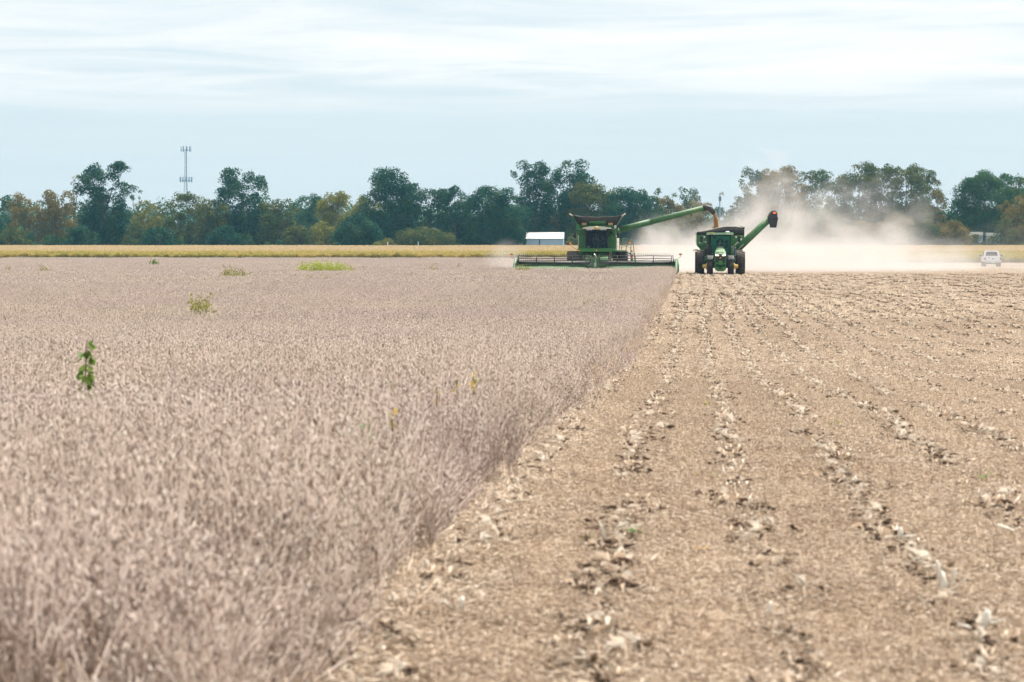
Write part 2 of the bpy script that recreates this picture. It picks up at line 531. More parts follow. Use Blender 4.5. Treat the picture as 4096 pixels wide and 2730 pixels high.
def in_crop(x, y):
    if x > CROP_X + 0.12 * math.sin(y * 1.7) + 0.1 * math.sin(y * 4.3 + 1): return False
    if y > HDR_Y - 0.6 and HDR_L < x < HDR_R + 3: return False
    return True
def wedge(y0, y1, cell, xr, seed, test, jitter=0.5, lim=(-0.262, 0.135), pad=2.5):
    rr = random.Random(seed); out = []
    y = y0
    while y < y1:
        x0, x1 = max(xr[0], lim[0]*y - pad), min(xr[1], lim[1]*y + pad)
        x = x0
        while x < x1:
            px, py = x + rr.uniform(-jitter, jitter)*cell, y + rr.uniform(-jitter, jitter)*cell
            if test(px, py): out.append((px, py, ground_z(px, py)))
            x += cell
        y += cell
    return out
def field(name, meshes, pts, seed, label, zs=(0.85, 1.15), cat=None):
    rng = np.random.default_rng(seed)
    n = len(pts)
    s = rng.uniform(0.9, 1.15, (n, 1)).repeat(3, 1); s[:, 2] = rng.uniform(*zs, n)
    return scatter(name, meshes, np.array(pts), rng.uniform(0, 6.283, n), s, rng.integers(0, len(meshes), n), label, cat)

near_p = [bean_patch('bean_near', 10+i, 0.9, 34, 46, 0.048, 0.0062, 0.70, M_BEAN) for i in range(4)]
mid_p = [bean_patch('bean_mid', 20+i, 1.5, 80, 42, 0.052, 0.0085, 0.66, M_BEAN, 2, 0.005) for i in range(4)]
far_p = [bean_patch('bean_far', 30+i, 3.0, 230, 40, 0.085, 0.0145, 0.58, M_BEAN, 2, 0.008) for i in range(4)]
edge_p = [bean_patch('bean_edge', 25+i, 0.4, 12, 16, 0.05, 0.0055, 0.36, M_STRAW if i < 2 else M_BEAN, 3, 0.004) for i in range(4)]
re_ = random.Random(5); ep, et = [], []
y = 8.5
while y < 205:
    for q in range(2):
        x = CROP_X + (re_.uniform(-0.30, -0.04) if y < 40 else re_.uniform(-0.30, 0.10))
        ep.append((x, y + re_.uniform(-.1, .1), ground_z(x, y))); et.append((re_.gauss(0, 0.2), 0.28 + re_.gauss(0, 0.25)))
    y += 0.2 if y < 50 else 0.4
rng_ = np.random.default_rng(6)
scatter('crop_edge_plants', edge_p, np.array(ep), rng_.normal(0, 0.5, len(ep)), rng_.uniform(0.75, 1.2, (len(ep), 3)), np.array([rng_.integers(0, 4) if p[1] > 34 else rng_.choice([2, 3]) for p in ep]), 'lodged soybean plants leaning out along the cut edge', 'crop', np.array(et))
tc_ = lambda m: (lambda x, y: in_crop(x + m, y))
_er = random.Random(91)
def border(y0, y1, step, xs):
    out = []; y = y0
    while y < y1:
        for xo in xs:
            x = CROP_X - xo + _er.uniform(-0.1, 0.1)
            out.append((x, y + _er.uniform(-0.3, 0.3)*step, ground_z(x, y)))
        y += step
    return out
field('ripe_soybean_crop', near_p, wedge(8.5, 62, 0.62, (-40, 0), 1, tc_(0.30), lim=(-0.262, 0.1)) + border(60, 128, 0.5, (0.45, 0.95)) + border(125, HDR_Y - 1.0, 0.55, (0.35, 0.8)), 41, 'ripe brown soybean plants standing in the near field', cat='crop')
field('ripe_soybean_crop', mid_p, wedge(62, 130, 1.02, (-60, 0), 2, tc_(0.8)) + border(128, HDR_Y - 1.2, 0.9, (1.1, 1.9)), 42, 'ripe greyish pink soybeans in the middle of the standing field', cat='crop')
field('ripe_soybean_crop', far_p, wedge(129, HDR_Y - 1.8, 2.0, (-140, 0), 3, tc_(1.75)) + wedge(HDR_Y - 1.2, 408, 2.1, (-140, HDR_L - 1.2), 4, lambda x, y: True), 43, 'far pinkish soybeans standing up to the green strip', cat='crop')

# the next field of beans, still turning colour, and its tan far part
def bush_patch(name, seed, side, n, mat, h, lo, hi):
    rng = np.random.default_rng(seed)
    c = np.stack([rng.uniform(-side/2, side/2, n), rng.uniform(-side/2, side/2, n), np.zeros(n)], 1)
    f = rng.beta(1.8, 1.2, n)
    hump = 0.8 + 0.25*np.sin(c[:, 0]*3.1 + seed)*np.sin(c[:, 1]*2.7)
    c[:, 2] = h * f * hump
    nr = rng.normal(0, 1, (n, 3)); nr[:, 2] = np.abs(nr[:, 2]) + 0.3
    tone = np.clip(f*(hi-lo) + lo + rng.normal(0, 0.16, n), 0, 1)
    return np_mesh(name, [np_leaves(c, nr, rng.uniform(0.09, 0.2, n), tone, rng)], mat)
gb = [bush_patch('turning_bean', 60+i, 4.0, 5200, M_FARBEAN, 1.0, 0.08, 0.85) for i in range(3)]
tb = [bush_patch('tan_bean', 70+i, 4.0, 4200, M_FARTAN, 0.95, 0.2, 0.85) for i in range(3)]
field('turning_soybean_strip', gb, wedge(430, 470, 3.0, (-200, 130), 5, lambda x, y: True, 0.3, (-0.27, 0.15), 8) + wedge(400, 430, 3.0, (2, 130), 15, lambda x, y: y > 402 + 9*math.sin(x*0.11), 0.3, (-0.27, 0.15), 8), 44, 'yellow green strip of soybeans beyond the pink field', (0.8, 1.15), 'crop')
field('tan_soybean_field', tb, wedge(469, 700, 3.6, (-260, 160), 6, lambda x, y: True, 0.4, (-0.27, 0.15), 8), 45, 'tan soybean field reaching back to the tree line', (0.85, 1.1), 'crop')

# ------------------------------------------------------------------ stubble: chopped straw, cut stems, corn residue
def litter_patch(name, seed, side, n, ln, wd, stubs, mat, tm=0.56):
    rng = np.random.default_rng(seed)
    parts = []
    c = np.stack([rng.uniform(-side/2, side/2, n), rng.uniform(-side/2, side/2, n), rng.uniform(0.004, 0.045, n)], 1)
    az = rng.uniform(0, 2*math.pi, n)
    d = np.stack([np.cos(az), np.sin(az), rng.normal(0, 0.22, n)], 1)
    L = ln*(rng.uniform(0.35, 1.3, n) + 1.6*(rng.random(n) < 0.08))
    tone = np.clip(rng.normal(tm, 0.27, n), 0, 1)
    parts.append(np_spindles(c, d, L, wd*rng.uniform(0.6, 1.5, n), tone))
    if stubs:
        b = np.stack([rng.uniform(-side/2, side/2, stubs), rng.uniform(-side/2, side/2, stubs), np.zeros(stubs)], 1)
        t = b + np.stack([rng.normal(0, 0.02, stubs), rng.normal(0, 0.02, stubs), rng.uniform(0.04, 0.13, stubs)], 1)
        parts.append(np_sticks(b, t, np.full(stubs, 0.0045), np.full(stubs, 0.0035), rng.uniform(0.2, 0.6, stubs)))
    return np_mesh(name, parts, mat)
_sr = random.Random(31)
def in_stub(x, y):
    if 100 < y < 258 and abs(x - 13.5 - 1.6*math.sin(y*0.05)) < 2.6*sstep(100, 150, y): return _sr.random() > 0.35
    return x > CROP_X - 0.5 and _sr.random() > 0.04
lit_n = [litter_patch('litter_near', 80+i, 0.8, 1500, 0.045, 0.0040, 6, M_STRAW) for i in range(4)]
lit_m = [litter_patch('litter_mid', 90+i, 2.0, 4200, 0.07, 0.0078, 20, M_STRAW) for i in range(4)]
lit_f = [litter_patch('litter_far', 95+i, 4.0, 5200, 0.14, 0.016, 0, M_STRAW) for i in range(3)]
field('straw_litter', lit_n, wedge(8.5, 45, 0.58, (-4, 9), 7, in_stub, 0.25), 46, 'chopped tan straw covering the near stubble', cat='straw')
field('straw_litter', lit_m, wedge(45, 95, 1.5, (-4, 30), 8, in_stub, 0.25), 47, 'chopped tan straw over the middle of the stubble', cat='straw')
field('straw_litter', lit_f, wedge(95, 405, 3.1, (-4, 60), 9, in_stub, 0.25), 48, 'straw covered stubble around the tractor', cat='straw')

est = [litter_patch('edge_straw', 85+i, 0.55, 330, 0.13, 0.0042, 4, M_STRAW, 0.78) for i in range(3)]
ep2 = []
y = 9.0
while y < 205:
    x = CROP_X + _er.gauss(0.12, 0.13)
    ep2.append((x, y, ground_z(x, y))); y += 0.3 if y < 60 else 0.5
field('edge_straw', est, ep2, 49, 'paler straw strewn along the foot of the standing beans', cat='straw')
def residue_patch(name, seed, length, nh, nc, size, lift=0.0):
    """a metre of old corn row: split husks and stalk ends among dark clods that double as shadowy gaps"""
    rng = np.random.default_rng(seed)
    parts = []
    c = np.stack([rng.normal(0, 0.042, nh), rng.uniform(-length/2, length/2, nh), rng.uniform(0.012, 0.05, nh) + lift], 1)
    az = rng.uniform(0, 2*math.pi, nh)
    d = np.stack([np.cos(az), np.sin(az), rng.normal(0.08, 0.30, nh)], 1)
    parts.append(np_spindles(c, d, size*rng.uniform(0.5, 1.9, nh), size*rng.uniform(0.035, 0.10, nh), rng.uniform(0.48, 1.0, nh)))
    nl = nh//2
    parts.append(np_leaves(c[:nl] + np.array([0.02, 0.03, 0.01]), rng.normal(0, 0.8, (nl, 3)) + np.array([0, 0, 0.7]), size*rng.uniform(0.5, 1.2, nl), rng.uniform(0.6, 1, nl), rng, 0.6, 0.22))
    for q in range(nc):  # soil clods, their dark colour also standing in for shadowy gaps
        cc = np.array([rng.normal(0.0, 0.045), rng.uniform(-length/2, length/2), 0.022])
        m = 9
        dd = rng.normal(0, 1, (m, 3)); dd[:, 2] *= 0.3
        parts.append(np_spindles(np.repeat(cc[None], m, 0) + rng.normal(0, 0.015, (m, 3)), dd, size*rng.uniform(0.4, 0.9, m), size*rng.uniform(0.12, 0.26, m), rng.uniform(0.0, 0.36, m)))
    return np_mesh(name, parts, M_HUSK)
res_n = [residue_patch('residue', 110+i, 0.55, int(11+i*2), 3+(i % 3)*2, 0.085) for i in range(6)]
res_f = [residue_patch('residue_far', 120+i, 1.8, 20, 12, 0.11, 0.03) for i in range(4)]
rr = random.Random(77)
pn, pf = [], []
for k in range(-2, 46):
    X0 = 0.344 + 0.762*k
    if X0 < CROP_X: continue
    y = 9.0
    vigor = rr.uniform(0.55, 1.0) if k > 3 else 1.0
    while y < 225:
        on = math.sin(y*0.33 + k*2.1) + math.sin(y*0.91 + k*5.7)*0.7 + rr.uniform(-0.9, 0.9)
        if X0 < 0.135*y + 2 and not (k < -1 and y > 100) and on > (-1.35 if k < 6 else (-0.45 if k < 12 else 0.0)) and rr.random() < vigor:
            x = X0 + rr.gauss(0, 0.045) + 0.05*math.sin(y*0.21 + k)
            (pn if y < 135 else pf).append((x, y, ground_z(x, y)))
        y += 0.36 if y < 70 else (0.45 if y < 135 else 0.9)
def rows_of(name, meshes, pts, seed, label):
    rng = np.random.default_rng(seed); n = len(pts)
    s = rng.uniform(0.7, 1.25, (n, 1)).repeat(3, 1)*np.array([1 + 0.55*sstep(45, 110, p[1]) for p in pts])[:, None]
    rot = rng.normal(0, 0.25, n) + np.where(rng.random(n) < 0.5, math.pi, 0)
    return scatter(name, meshes, np.array(pts), rot, s, rng.integers(0, len(meshes), n), label, 'crop residue')
rows_of('corn_row_residue', res_n, pn, 50, 'pale husks and dark clods along the old corn rows nearby')
rows_of('corn_row_residue', res_f, pf, 51, 'faint pale threads of old corn rows towards the tractor')
# ------------------------------------------------------------------ trees
def leaf_mat(name, dark, mid, light):
    g = NT(name)
    tone = g.n('ShaderNodeAttribute', attribute_name='tone').outputs['Fac']
    cr = g.n('ShaderNodeValToRGB')
    el = cr.color_ramp.elements; el.new(0.5)
    for i, (p, c) in enumerate(((0.0, dark), (0.55, mid), (1.0, light))):
        el[i].position = p; el[i].color = (*c, 1)
    g.t.links.new(tone, cr.inputs[0])
    p = g.pos()
    c = g.mix(g.ramp(g.noise(p, 0.35, 3, 0.6), 0.4, 0.7, 0.0, 0.5), cr.outputs[0], light)
    d = g.n('ShaderNodeBsdfPrincipled', {'Base Color': c, 'Roughness': 0.75, 'Specular IOR Level': 0.12})
    t = g.n('ShaderNodeBsdfTranslucent', {'Color': c})
    g.surf(g.n('ShaderNodeMixShader', {0: 0.30, 1: d.outputs[0], 2: t.outputs[0]}).outputs[0])
    return g.m
LEAF = {
    'dark':  leaf_mat('leaf_dark_green', (0.006, 0.050, 0.040), (0.012, 0.085, 0.050), (0.090, 0.140, 0.035)),
    'olive': leaf_mat('leaf_olive', (0.030, 0.070, 0.026), (0.090, 0.125, 0.030), (0.21, 0.18, 0.045)),
    'tan':   leaf_mat('leaf_tan', (0.085, 0.085, 0.026), (0.19, 0.155, 0.042), (0.32, 0.22, 0.065)),
    'yellow': leaf_mat('leaf_yellow_green', (0.095, 0.12, 0.025), (0.21, 0.215, 0.042), (0.34, 0.29, 0.065)),
    'green': leaf_mat('leaf_mid_green', (0.015, 0.075, 0.040), (0.050, 0.130, 0.042), (0.13, 0.185, 0.045)),
    'teal':  leaf_mat('leaf_far_green', (0.02, 0.09, 0.06), (0.05, 0.13, 0.07), (0.12, 0.17, 0.07)),
}
M_BARK = paint('bark', (0.10, 0.085, 0.07), 0.9, 0, 0.1, 0.5, 0.4)
MPP = 1 / F_PX

def tree(px, top, hw, dist, kind, label, seed, name='tree', cat='tree', shape='round', base=0.02, dens=1.0, group=None, bot=0.62):
    """px, top, half width in photo pixels; dist in metres"""
    g0 = ground_at(px, dist)
    rng = np.random.default_rng(seed)
    Ht = EYE + (972 - top) * dist * MPP - g0.z
    W = hw * dist * MPP
    root = thing(name, label, cat, g0, 0, group)
    # clumps fill an uneven envelope
    W *= 1.2
    K = int(np.clip(W * Ht * 1.15, 26, 200))
    t = rng.beta(0.85, 1.05, K)
    def prof(t):
        if shape == 'tall': return np.where(t < 0.62, bot + (1-bot)*(t/0.62), np.sqrt(np.clip(1-((t-0.62)/0.40)**2, 0.02, 1)))
        if shape == 'bush': return np.sqrt(np.clip(1 - t**2.2, 0.03, 1))
        return np.where(t < 0.5, bot + (1-bot)*np.sin(t/0.5*math.pi/2), np.sqrt(np.clip(1-((t-0.5)/0.52)**2, 0.02, 1)))
    rc = np.clip(W*0.26*rng.uniform(0.65, 1.25, K), 0.5, 2.6)
    zc = Ht*base + rc*0.6 + t*(Ht*(1-base) - rc*1.45)
    pr = prof(t) * (W - rc*0.75)
    az = rng.uniform(0, 2*math.pi, K)
    rad = np.sqrt(rng.uniform(0.25, 1.0, K)) * pr
    lob = 1 + 0.16*np.sin(3*az + seed) + 0.10*np.sin(5*az + 2*seed)
    C = np.stack([np.cos(az)*rad*lob, np.sin(az)*rad*lob*0.85, zc], 1)
    # several leaders give the upper crown its own uneven lobes
    nb = int(rng.integers(2, 5)) if W > 3 else 2
    bx = np.linspace(-0.5, 0.5, nb)*W*0.8 + rng.normal(0, 0.08, nb)*W
    bt = rng.uniform(0.84, 1.0, nb); bt[rng.integers(0, nb)] = 1.0
    bw = rng.uniform(0.48, 0.66, nb)*W
    if shape != 'bush':
        for i in range(K):
            if t[i] > 0.42 and rng.random() < 0.62:
                b = rng.integers(0, nb)
                f = (t[i] - 0.42)/0.58
                zc_ = Ht*(0.42 + (bt[b] - 0.42)*f) - rc[i]*0.6*f
                wr = bw[b]*math.sqrt(max(0.05, 1 - f**2.2))*math.sqrt(rng.uniform(0.1, 1))
                C[i] = (bx[b]*(0.55 + 0.45*min(1, f*1.6)) + math.cos(az[i])*wr, math.sin(az[i])*wr, zc_)
                rc[i] *= 0.82
    # make sure the outline reaches its top
    C[0] = (bx[int(np.argmax(bt))] if shape != 'bush' else 0.0, 0, Ht - rc[0]*0.85)
    parts = []
    n_each = np.maximum(12, (rc**2 * 50 * dens)).astype(int)
    N = int(n_each.sum())
    ci = np.repeat(np.arange(K), n_each)
    u = rng.normal(0, 1, (N, 3)); u[:, 2] += 0.25; u /= np.linalg.norm(u, axis=1, keepdims=True)
    rr_ = rng.uniform(0.35, 1.0, N)**0.6 * (1 + 0.25*rng.normal(0, 1, N)*(rng.random(N) < 0.18))
    P = C[ci] + u * (rc[ci]*rr_)[:, None] * np.array([1, 1, 0.82])
    P[:, 2] = np.maximum(P[:, 2], 0.15)
    nr = u + rng.normal(0, 0.55, (N, 3))
    tree_tone = rng.normal(0, 0.05)
    tone = np.clip(0.42 + tree_tone + rng.normal(0, 0.10, K)[ci] + rng.normal(0, 0.13, N), 0, 1)
    parts.append(np_leaves(P, nr, rng.uniform(0.26, 0.52, N)*(dist/700), tone, rng, 0.3, 0.8))
    me = np_mesh('crown', parts, LEAF[kind])
    cr = bpy.data.objects.new('crown', me); COL.objects.link(cr); cr.parent = root
    # trunk and limbs reach into the clumps
    tr = MB()
    r0 = max(0.08, 0.019*Ht)
    sway = rng.uniform(-0.3, 0.3, 2)
    pts = [(sway[0]*f*W*0.15, sway[1]*f*W*0.15, Ht*0.74*f) for f in (0, 0.2, 0.45, 0.7, 1)]
    pts[0] = (0, 0, -0.3)
    tr.tube(pts, [r0*1.25, r0, r0*0.75, r0*0.45, r0*0.12], 7)
    for q in range(min(K, 14)):
        j = rng.integers(0, K)
        f = float(np.clip(C[j, 2]/Ht*0.62, 0.08, 0.75))
        s = Vector((sway[0]*f*W*0.15, sway[1]*f*W*0.15, Ht*0.74*f))
        e = Vector(C[j]); m_ = s.lerp(e, 0.55) + Vector((0, 0, -0.04*Ht))
        tr.tube([s, m_, e], [r0*0.42, r0*0.26, r0*0.06], 5)
    tr.build('trunk', M_BARK, root)
    return root

G_LINE = 'trees of the far tree line'
TREES = [
 # px, top, hw, dist, kind, shape, label
 (38, 776, 62, 790, 'teal', 'round', 'small bluish green tree at the far left end of the tree line'),
 (-20, 850, 60, 700, 'dark', 'bush', 'dark low tree cut by the left frame edge'),
 (98, 768, 66, 710, 'tan', 'round', 'orange tinged olive tree, second from the left frame edge'),
 (226, 758, 74, 715, 'tan', 'round', 'broad tan tree just left of the tall dark tree'),
 (297, 698, 38, 730, 'tan', 'tall', 'thin see-through tan tree rising beside the tall dark tree'),
 (418, 642, 97, 700, 'dark', 'tall', 'tallest dark green tree left of the lattice tower'),
 (548, 760, 34, 800, 'teal', 'round', 'small hazy tree between the tall dark tree and the tower'),
 (592, 800, 66, 720, 'yellow', 'round', 'yellowish olive tree between tall dark tree and lattice tower'),
 (540, 880, 60, 694, 'olive', 'bush', 'low olive tree at the right foot of the tall dark tree'),
 (722, 766, 74, 706, 'olive', 'round', 'rounded olive brown tree directly below the lattice tower'),
 (846, 782, 84, 700, 'olive', 'round', 'dark olive tree just right of the lattice tower'),
 (966, 668, 92, 704, 'dark', 'tall', 'tall leafy tree with twin tops right of the lattice tower'),
 (1040, 745, 50, 712, 'green', 'round', 'shoulder tree on the right of the twin topped tree'),
 (1118, 792, 80, 700, 'olive', 'round', 'greyish olive tree right of the twin topped tree'),
 (1228, 772, 70, 800, 'teal', 'round', 'hazy blue green tree behind the yellow green tree'),
 (1333, 764, 78, 735, 'yellow', 'round', 'big yellow green tree in the gap before the oak'),
 (1290, 882, 62, 690, 'yellow', 'bush', 'low yellow green tree at the foot of the tree line'),
 (1428, 850, 96, 686, 'dark', 'bush', 'round dark green bushy tree in front of the yellow ones'),
 (1466, 774, 66, 760, 'yellow', 'round', 'pale olive tree half hidden left of the oak'),
 (1568, 667, 104, 700, 'dark', 'round', 'large dark oak with a spreading open crown'),
 (1640, 730, 60, 706, 'dark', 'round', 'dark lobed tree filling the right side of the oak'),
 (1715, 752, 76, 704, 'dark', 'round', 'dark rounded tree between the oak and the broad one'),
 (1822, 742, 84, 702, 'dark', 'round', 'dark green tree left of the broad tan rimmed tree'),
 (1986, 740, 118, 692, 'dark', 'round', 'broad dark tree with tan rim beside the white shed'),
 (2142, 638, 82, 716, 'dark', 'tall', 'tall tree above the shed, left one of the pair'),
 (2276, 634, 92, 712, 'dark', 'tall', 'tall tree behind the combine, right one of the pair'),
 (2374, 728, 102, 706, 'olive', 'round', 'olive tree right behind the grain tank of the combine'),
 (2242, 842, 66, 712, 'tan', 'bush', 'low tan tree immediately left of the combine cab'),
 (2526, 745, 112, 700, 'dark', 'round', 'broad dark tree behind the long unloading auger'),
 (2618, 752, 46, 725, 'olive', 'round', 'narrow olive tree above the middle of the auger'),
 (2668, 782, 66, 715, 'tan', 'round', 'tan tree behind the end of the unloading auger'),
 (2757, 748, 66, 720, 'green', 'round', 'small round tree above the auger spout'),
 (2806, 800, 70, 705, 'tan', 'round', 'dusty tan tree behind the falling grain'),
 (2905, 826, 60, 760, 'teal', 'round', 'pale hazy tree in the gap below the siren pole'),
 (2990, 745, 72, 706, 'olive', 'round', 'olive tree at the left edge of the dusty right hand wood'),
 (3033, 666, 66, 712, 'dark', 'tall', 'dark topped tree in the left part of the dusty wood'),
 (3118, 660, 84, 704, 'tan', 'round', 'broad tan tree veiled by the highest dust'),
 (3212, 680, 76, 710, 'olive', 'round', 'thin crowned olive tree right of the tan one in dust'),
 (3336, 674, 74, 706, 'green', 'round', 'green tree above the middle of the dust cloud'),
 (3434, 644, 84, 704, 'olive', 'tall', 'highest olive green tree of the right hand wood'),
 (3523, 654, 66, 708, 'olive', 'tall', 'airy crowned tree right of the highest one'),
 (3621, 652, 84, 704, 'olive', 'tall', 'full crowned tree near the right end of the wood'),
 (3690, 662, 66, 712, 'olive', 'tall', 'tree with drooping right edge ending the high wood'),
 (3740, 760, 56, 706, 'tan', 'round', 'small tan tree on the right slope of the wood'),
 (3820, 790, 72, 730, 'dark', 'round', 'blue shadowed tree in the dip before the last group'),
 (3942, 678, 110, 708, 'green', 'round', 'large green tree above the pickup truck'),
 (4058, 692, 84, 712, 'green', 'round', 'green tree near the right frame edge'),
 (4110, 700, 60, 700, 'olive', 'tall', 'olive tree cut by the right frame edge'),
 (4070, 780, 70, 694, 'tan', 'round', 'brownish tree low at the right frame edge'),
 (4022, 868, 50, 686, 'olive', 'bush', 'small olive tree right of the white roofs'),
 (3700, 872, 88, 690, 'olive', 'bush', 'wide low olive tree in the thin dust'),
 (3590, 850, 90, 694, 'tan', 'bush', 'dust covered tan tree under the high wood'),
 (3300, 830, 90, 694, 'olive', 'bush', 'dust veiled low tree behind the cart auger'),
]
for i, (px, top, hw, dist, kind, shape, label) in enumerate(TREES):
    sparse = 0.45 if 'see-through' in label else (0.7 if ('airy' in label or 'thin crowned' in label) else 1.0)
    tree(px, top, hw, dist, kind, label, 300 + i, shape=shape, dens=sparse, group=G_LINE, bot=0.85 if shape != 'tall' else 0.88)

SHRUBS = [
 (1695, 905, 112, 682, 'olive', 'wide olive shrub with arching top before the oak'),
 (1548, 952, 42, 680, 'yellow', 'small rounded yellow green shrub beside a white post'),
 (1800, 935, 50, 684, 'olive', 'low olive shrub at the right end of the wide one'),
 (3817, 880, 74, 688, 'tan', 'tan shrub left of the white roofs in thin dust'),
 (3905, 936, 34, 684, 'olive', 'little shrub in front of the white roofs'),
 (3868, 944, 26, 684, 'tan', 'low tan shrub under the left white roof'),
 (3968, 942, 28, 684, 'olive', 'low olive shrub under the right white roof'),
 (2300, 930, 46, 684, 'olive', 'olive shrub between the white shed and the combine'),
 (60, 905, 70, 690, 'olive', 'olive shrub under the orange tinged tree'),
 (640, 905, 80, 690, 'dark', 'dark shrub under the rounded olive brown tree'),
 (900, 900, 80, 690, 'dark', 'dark shrub at the foot of the twin topped tree'),
 (330, 900, 80, 690, 'dark', 'dark shrub at the left foot of the tallest dark tree'),
 (1190, 900, 70, 690, 'olive', 'olive shrub under the greyish olive tree'),
 (2640, 890, 80, 690, 'olive', 'olive shrub behind the low end of the dust'),
 (3120, 860, 110, 692, 'olive', 'olive shrub deep in the dust behind the grain cart'),
 (3450, 880, 90, 690, 'tan', 'tan shrub deep in the dust right of the cart spout'),
 (4090, 900, 50, 688, 'tan', 'tan shrub at the right frame edge'),
]
for i, (px, top, hw, dist, kind, label) in enumerate(SHRUBS):
    tree(px, top, hw, dist, kind, label, 500 + i, name='shrub', cat='shrub', shape='bush', group='shrubs along the tree line')

def far_wood():
    rng = np.random.default_rng(9)
    parts = []
    for i in range(150):
        px = -300 + i*31 + rng.uniform(-14, 14)
        d = rng.uniform(840, 930)
        g0 = ground_at(px, d)
        h = rng.uniform(11, 15.5)
        if 2830 < px < 2970: h *= 0.6
        w = rng.uniform(3.6, 5.8)
        n = 700
        u = rng.normal(0, 1, (n, 3)); u /= np.linalg.norm(u, axis=1, keepdims=True)
        P = np.array([g0.x, g0.y, g0.z + h*0.5]) + u*np.array([w, w, h*0.5])*rng.uniform(0.55, 1.05, n)[:, None]
        parts.append(np_leaves(P, u + rng.normal(0, 0.5, (n, 3)), rng.uniform(0.5, 1.0, n), np.clip(rng.normal(0.35, 0.2, n) + rng.normal(0, 0.15), 0, 1), rng))
    o = bpy.data.objects.new('distant_wood', np_mesh('distant_wood', parts, LEAF['teal']))
    COL.objects.link(o)
    tag(o, 'distant blue green wood behind the tree line', 'wood', None, 'stuff')
far_wood()
def undergrowth():
    rng = np.random.default_rng(19)
    parts = []
    for i in range(330):
        px = -250 + i*14 + rng.uniform(-10, 10)
        if 2085 < px < 2275: continue
        d = rng.uniform(690, 735)
        g0 = ground_at(px, d)
        h = rng.uniform(1.6, 5.0); w = rng.uniform(0.9, 1.9); n = 230
        u = rng.normal(0, 1, (n, 3)); u /= np.linalg.norm(u, axis=1, keepdims=True)
        P = np.array([g0.x, g0.y, g0.z + h*0.45]) + u*np.array([w, w, h*0.5])*rng.uniform(0.5, 1.05, n)[:, None]
        parts.append(np_leaves(P, u + rng.normal(0, 0.5, (n, 3)), rng.uniform(0.25, 0.55, n), np.clip(rng.normal(0.3, 0.17, n) + rng.normal(0, 0.2), 0, 1), rng))
    o = bpy.data.objects.new('undergrowth', np_mesh('undergrowth', parts, LEAF['green']))
    COL.objects.link(o)
    tag(o, 'dark tangled undergrowth along the foot of the tree line', 'undergrowth', None, 'stuff')
undergrowth()

# ------------------------------------------------------------------ white shed, white roofs, mound, posts
M_WHITE = paint('white_metal_roof', (0.80, 0.80, 0.79), 0.45, 0, 0.1, 0.1)
M_WALL = paint('siding_blue_shade', (0.36, 0.52, 0.68), 0.6, 0, 0.1, 0.15)  # bluish shade on the wall is put into the siding colour
M_DARKBLUE = paint('dark_blue_door', (0.06, 0.12, 0.22), 0.5, 0, 0.0)
def shed():
    d = 690.0
    c = ground_at(2179, d)
    s = thing('shed', 'long white roofed shed with blue shaded wall left of the combine', 'shed', c)
    hw = 76*d*MPP; eave = EYE + (972-955)*d*MPP - c.z; ridge = EYE + (972-933)*d*MPP - c.z
    w = MB(); w.box(-hw+0.15, hw-0.15, 0, 6, -0.3, eave-0.02)
    wall = w.build('wall', M_WALL, s)
    n = 23
    for i in range(n):                    # ribbed siding
        x = -hw+0.15 + (2*hw-0.3)*(i+0.5)/n
        r = MB().box(x-0.03, x+0.03, -0.035, 0.0, 0, eave-0.06).build('siding_rib', M_WALL, wall)
    rf = MB()
    rf.add([(-hw, -0.35, eave-0.08), (hw, -0.35, eave-0.08), (hw, 3, ridge), (-hw, 3, ridge), (-hw, -0.35, eave), (hw, -0.35, eave), (hw, 3, ridge+0.08), (-hw, 3, ridge+0.08)],
           [(0,1,2,3),(4,7,6,5),(0,4,5,1),(1,5,6,2),(2,6,7,3),(3,7,4,0)])
    rf.add([(-hw, 6.35, eave-0.08), (hw, 6.35, eave-0.08), (hw, 3.002, ridge), (-hw, 3.002, ridge), (-hw, 6.35, eave), (hw, 6.35, eave), (hw, 3.002, ridge+0.08), (-hw, 3.002, ridge+0.08)],
           [(0,3,2,1),(4,5,6,7),(0,1,5,4),(1,2,6,5),(2,3,7,6),(3,0,4,7)])
    roof = rf.build('roof', M_WHITE, s)
    MB().tube([(-hw, 3, ridge+0.09), (hw, 3, ridge+0.09)], 0.09, 8).build('ridge_cap', M_WHITE, roof)
    for sx in (-1, 1):
        g = MB(); x = sx*(hw-0.15)
        g.add([(x-0.05, 0, eave-0.02), (x-0.05, 6, eave-0.02), (x-0.05, 3, ridge-0.02), (x+0.05, 0, eave-0.02), (x+0.05, 6, eave-0.02), (x+0.05, 3, ridge-0.02)], [(0,1,2),(3,5,4),(0,3,4,1),(1,4,5,2),(2,5,3,0)])
        g.build('gable', M_WALL, s)
    x = (2158-2179)*d*MPP
    MB().box(x-0.16, x+0.16, -0.12, -0.02, -0.2, eave-0.25, 0.02).build('downpipe', M_DARKBLUE, s)
shed()

def white_roofs():
    d = 700.0
    for (xa, xb, yt, lab) in ((3858, 3932, 929, 'low white roofed building seen between shrubs, left of two'), (3944, 4000, 932, 'low white roofed building partly behind the small olive tree')):
        c = ground_at((xa+xb)/2, d)
        s = thing('farm_building', lab, 'building', c)
        hw = (xb-xa)/2*d*MPP; r = EYE + (972-yt)*d*MPP - c.z; e = r - 0.75
        MB().box(-hw+0.1, hw-0.1, 0, 5, -0.3, e-0.01).build('wall', M_WALL, s)
        MB().prism([(-hw, e), (hw, e), (hw, e+0.1), (hw*0.96, r), (-hw*0.96, r), (-hw, e+0.1)], -0.3, 5.3).build('roof', M_WHITE, s)
        MB().box(-hw*0.2, hw*0.1, -0.06, -0.005, 0.2, e-0.5).build('door', M_DARKBLUE, s)
white_roofs()

